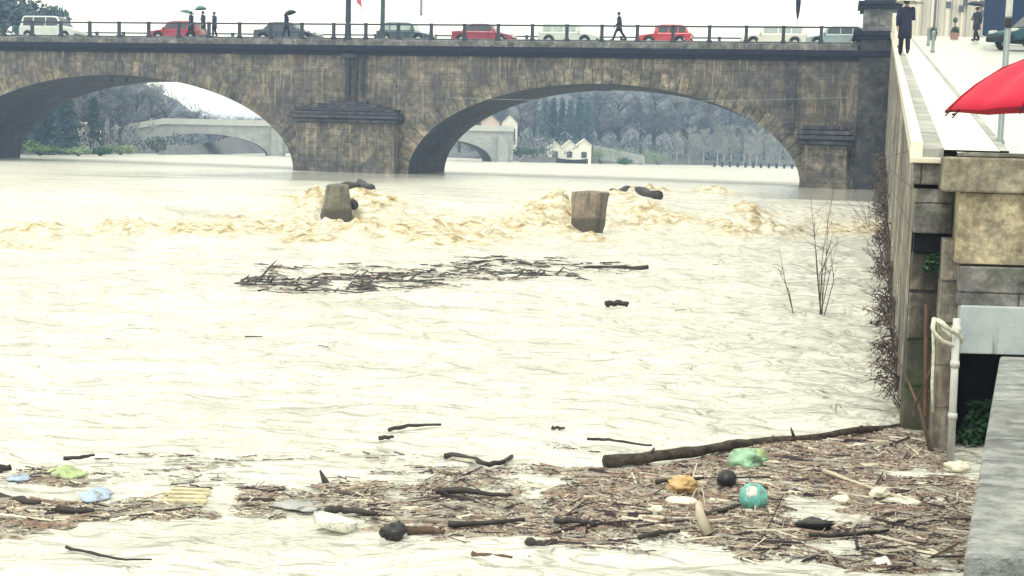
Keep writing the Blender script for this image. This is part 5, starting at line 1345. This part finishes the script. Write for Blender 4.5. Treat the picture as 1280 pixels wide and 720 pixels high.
tag(lit,'mass of twigs, reeds and scraps floating on the flood water','debris',kind='stuff')
# thin matted layer under the raft
P_ = np.concatenate([scatter(CORE, 4200, .30, seed=1), scatter(RAFT, 600, .5, seed=2), scatter(STRIP, 250, .5, seed=4)]); PZ_ = river_z(P_[:,0], P_[:,1])[0]
mt = MB(); rr = random.Random(5)
for p, pz in zip(P_, PZ_):
    n = 7; r0 = rr.uniform(.04,.11); z_ = pz+.004+rr.random()*.006
    mt.add([(p[0],p[1],z_+.012)]+[(p[0]+r0*1.5*math.cos(2*PI*i/n)*rr.uniform(.6,1.3), p[1]+r0*math.sin(2*PI*i/n)*rr.uniform(.6,1.3), z_-.02) for i in range(n)], [(0,1+i,1+(i+1)%n) for i in range(n)])
tag(mt.build('debris_mat', mat('soggy leaf mat', (.28,.23,.19), .8, .3, .75, 26)), 'brown soggy leaf mat beneath the floating twigs', 'debris', kind='stuff')

# drifting branch tangles in mid river
def tangle(label, px, py, w_, h_, n, seed):
    q = onz(px,py,.0); rr = random.Random(seed); o = tag(empty('branch_tangle',(q[0],q[1],wz(q[0],q[1]))),label,'branches','branch tangles drifting in mid river')
    k = MB()
    ys = [-.28*w_, -.1*w_, .06*w_, .24*w_]
    for y in ys: k.tube([((f-.5)*w_*1.0, y+.05*w_*math.sin(5*f+seed+y), -.012+.02*math.sin(9*f+y*7)) for f in np.linspace(0,1,12)], .016, 5)
    k.tube([(.1*w_,y,-.01) for y in np.linspace(-.34*w_,.3*w_,8)], .014, 5)
    for _ in range(n):
        x = rr.uniform(-.5,.5)*w_; y = rr.choice(ys)+.05*w_*math.sin(5*(x/w_+.5)+seed); L = rr.uniform(.12,.5); a_ = rr.gauss(0,.8); e = rr.gauss(.1,.4)
        p0 = Vector((x,y,-.01)); p1 = p0+Vector((L*math.cos(a_),L*math.sin(a_),L*e if rr.random() < .4 else .02)); pm_ = (p0+p1)/2+Vector((rr.gauss(0,.05),rr.gauss(0,.05),rr.gauss(.03,.03)))
        p1.z = min(p1.z, h_); k.tube([p0,pm_,p1],[.028,.02,.008],5)
    k.build('twigs', M['driftgrey'], o); return o
tangle('bushy dark branch tangle at the left end of the drifting line',352,355,1.7,.4,52,1)
tangle('low branch tangle just right of the bushy one',412,360,1.8,.12,24,2)
tangle('thin branch tangle in the middle of the drifting line',490,350,2.2,.08,18,3)
tangle('branch tangle below the gap between the weir posts',600,340,2.6,.14,34,4)
tangle('spread flat branch tangle left of the long drifting bough',660,345,2.0,.08,18,5)
log_obj('bough','long dark bough ending the drifting line below the right weir post',[(730,334),(770,334),(811,335)],.03,[.03,.055],'driftwood','bough')
log_obj('bough','low arched bough above the middle tangle',[(568,334),(600,327),(640,325),(668,331)],.05,[.03,.035],'driftwood','bough')
log_obj('driftwood','short dark driftwood piece alone in mid river',[(758,380),(772,379),(785,380)],.04,[.06,.05],'driftwood')

# ------------------------------------------------------------------ bare shrubs standing in the flood and along the wall
def bare_shrub(label, px, py, n, h, spread, seed, m='shrubdry', leanx=0, z=0., rad=.012, fine=6, group=None):
    q = onz(px,py,z); rr = random.Random(seed); o = tag(empty('bare_shrub',(q[0],q[1],z-.05)),label,'shrub',group); k = MB(); kk = MB()
    for i in range(n):
        a_ = rr.uniform(0,2*PI); L = h*rr.uniform(.5,1.05); top = Vector((spread*math.cos(a_)*rr.uniform(.3,1)+leanx*L, spread*math.sin(a_)*rr.uniform(.3,1), L)); b0_ = Vector((rr.uniform(-.15,.15)*spread,rr.uniform(-.1,.1)*spread,0))
        mid = b0_.lerp(top,.5)+Vector((rr.gauss(0,.06),rr.gauss(0,.06),0))*h
        k.tube([b0_,mid,top],[rad,rad*.75,rad*.3],5,False)
        for j in range(fine):
            f = rr.uniform(.35,.95); p = mid.lerp(top,max(0,f*2-1)) if f > .5 else b0_.lerp(mid,f*2); d_ = Vector((rr.gauss(0,.6)+leanx,rr.gauss(0,.6),rr.uniform(.2,.9))).normalized()*L*rr.uniform(.12,.3)
            kk.tube([p,p+d_*.6+Vector((0,0,.02)),p+d_],[rad*.5,rad*.38,rad*.2],4,False)
    k.build('stem', M[m], o); kk.build('twigs', M[m], o); return o
bare_shrub('thin bare sapling clump standing in the flood before the quay wall',1028,392,8,2.15,.33,1,'shrubdry',-.05,0,.009,4)
bare_shrub('single bare sapling left of the sapling clump in the flood',992,392,2,1.2,.12,2,'shrubdry',-.3,0,.009,3)
GW = 'bare shrubs overhanging along the quay wall'
for i,(px,py,d,n,h,lab) in enumerate([(1088,290,0,8,1.5,'twiggy shrub hanging off the quay wall nearest the pylon'),(1104,340,0,8,1.1,'twiggy shrub on the quay wall level with the drifting bough'),(1122,418,0,15,.62,'dense dark shrub at the quay wall foot beside the saplings'),(1132,470,0,7,.5,'low dry shrub at the quay wall foot behind the leaning branch'),(1142,530,0,12,.4,'reddish dry shrub at the log end below the mossy pier')]):
    bare_shrub(lab,px,py,n,h,h*.5,40+i,'shrubdry',-.3,0,.008,9,GW)
for i,(d,z,hh_,lab) in enumerate([(15.2,.15,.5,'dark scrub at the foot of the quay wall nearest the mossy pier'),(18.5,.2,.7,'dark scrub on the quay wall beside the leaning branch top'),(23,.25,.9,'dark scrub on the quay wall level with the sapling clump'),(29,.3,1.0,'dark scrub on the quay wall behind the sapling clump'),(37,.5,1.2,'dark scrub on the quay wall at the rapids'),(46,.9,1.6,'dark scrub on the quay wall above the rapids'),(58,1.3,1.8,'dark scrub at the quay wall foot close to the pylon'),(70,1.3,2.0,'dark scrub at the corner of quay wall and pylon')]):
    q = RW(.40-.04, d, z); o = tag(empty('wall_scrub', q), lab, 'scrub', 'scrub growing on the quay wall'); rr = random.Random(400+i)
    k = MB(); st = MB(); sc_ = d/15.
    sz_ = [(.281*y_, y_, hh_*(.45+.4*math.sin(2.3*y_+i))) for y_ in np.linspace(-1.6,1.6,9)*sc_**.5]; st.tube(sz_, .02, 5)
    for _ in range(int(26)):
        b0_ = Vector((rr.uniform(-.02,.05)+.281*0, rr.uniform(-1.6,1.6)*sc_**.5, rr.uniform(-.1,hh_))); b0_ = Vector(rr.choice(sz_))+Vector((0,rr.uniform(-.1,.1),0))*0
        d_ = Vector((-rr.uniform(.1,.6), rr.gauss(0,.6), rr.gauss(0,.5)))*(.4+.3*hh_)
        st.tube([b0_, b0_+d_*.5+Vector((0,0,.03)), b0_+d_],[.009*sc_**.6,.006*sc_**.6,.003*sc_**.6],4,False)
        leafcloud(k, b0_+d_*.55, (.10*sc_**.7,.16*sc_**.7,.10*sc_**.7), 16, .022*sc_**.8, rr)
    k.build('foliage', M['shrubdry'], o); st.build('stem', M['shrubdry'], o)
# plants in the dark niche
for i,(px,py,w_,h_,lab) in enumerate([(1222,572,.34,.55,'dark green leafy plant in the niche under the blue band'),(1236,545,.22,.5,'brighter green plant at the right of the niche'),(1210,580,.25,.3,'low green weed at the left of the niche')]):
    q = aty(px,py,12.5); o = tag(empty('niche_plant',(q[0],q[1],max(-.05,q[2]-.1))),lab,'plant')
    plant(o,'plantdark',(0,0,h_*.5),(w_*.5,.15,h_*.5),130,.05,900+i)
    k = MB(); k.tube([(0,0,-.3),(0,0,h_*.6)],.01,5); k.build('stem', M['bark_dark'], o)
q = aty(1167,330,12.9)
o = tag(empty('wall_moss',(q[0],q[1],q[2])),'dark green moss cushion growing from the joint of the mossy pier','moss')
plant(o,'plantdark',(.05,0,-.02),(.18,.12,.16),220,.03,55)

# ------------------------------------------------------------------ air
k = MB(); k.box((0,750,7.3),(3200,2000,20.4))
t = NT('haze air'); t.n.remove(t.b)
pv = t.n.new('ShaderNodeVolumePrincipled'); pv.inputs['Color'].default_value = (.42,.60,.92,1); pv.inputs['Density'].default_value = .00115; pv.inputs['Anisotropy'].default_value = .1
t.link(pv.outputs[0], t.out.inputs['Volume'])
hz = k.build('haze', t.mat); tag(hz, 'pale blue rain haze over the river', 'haze', kind='stuff')
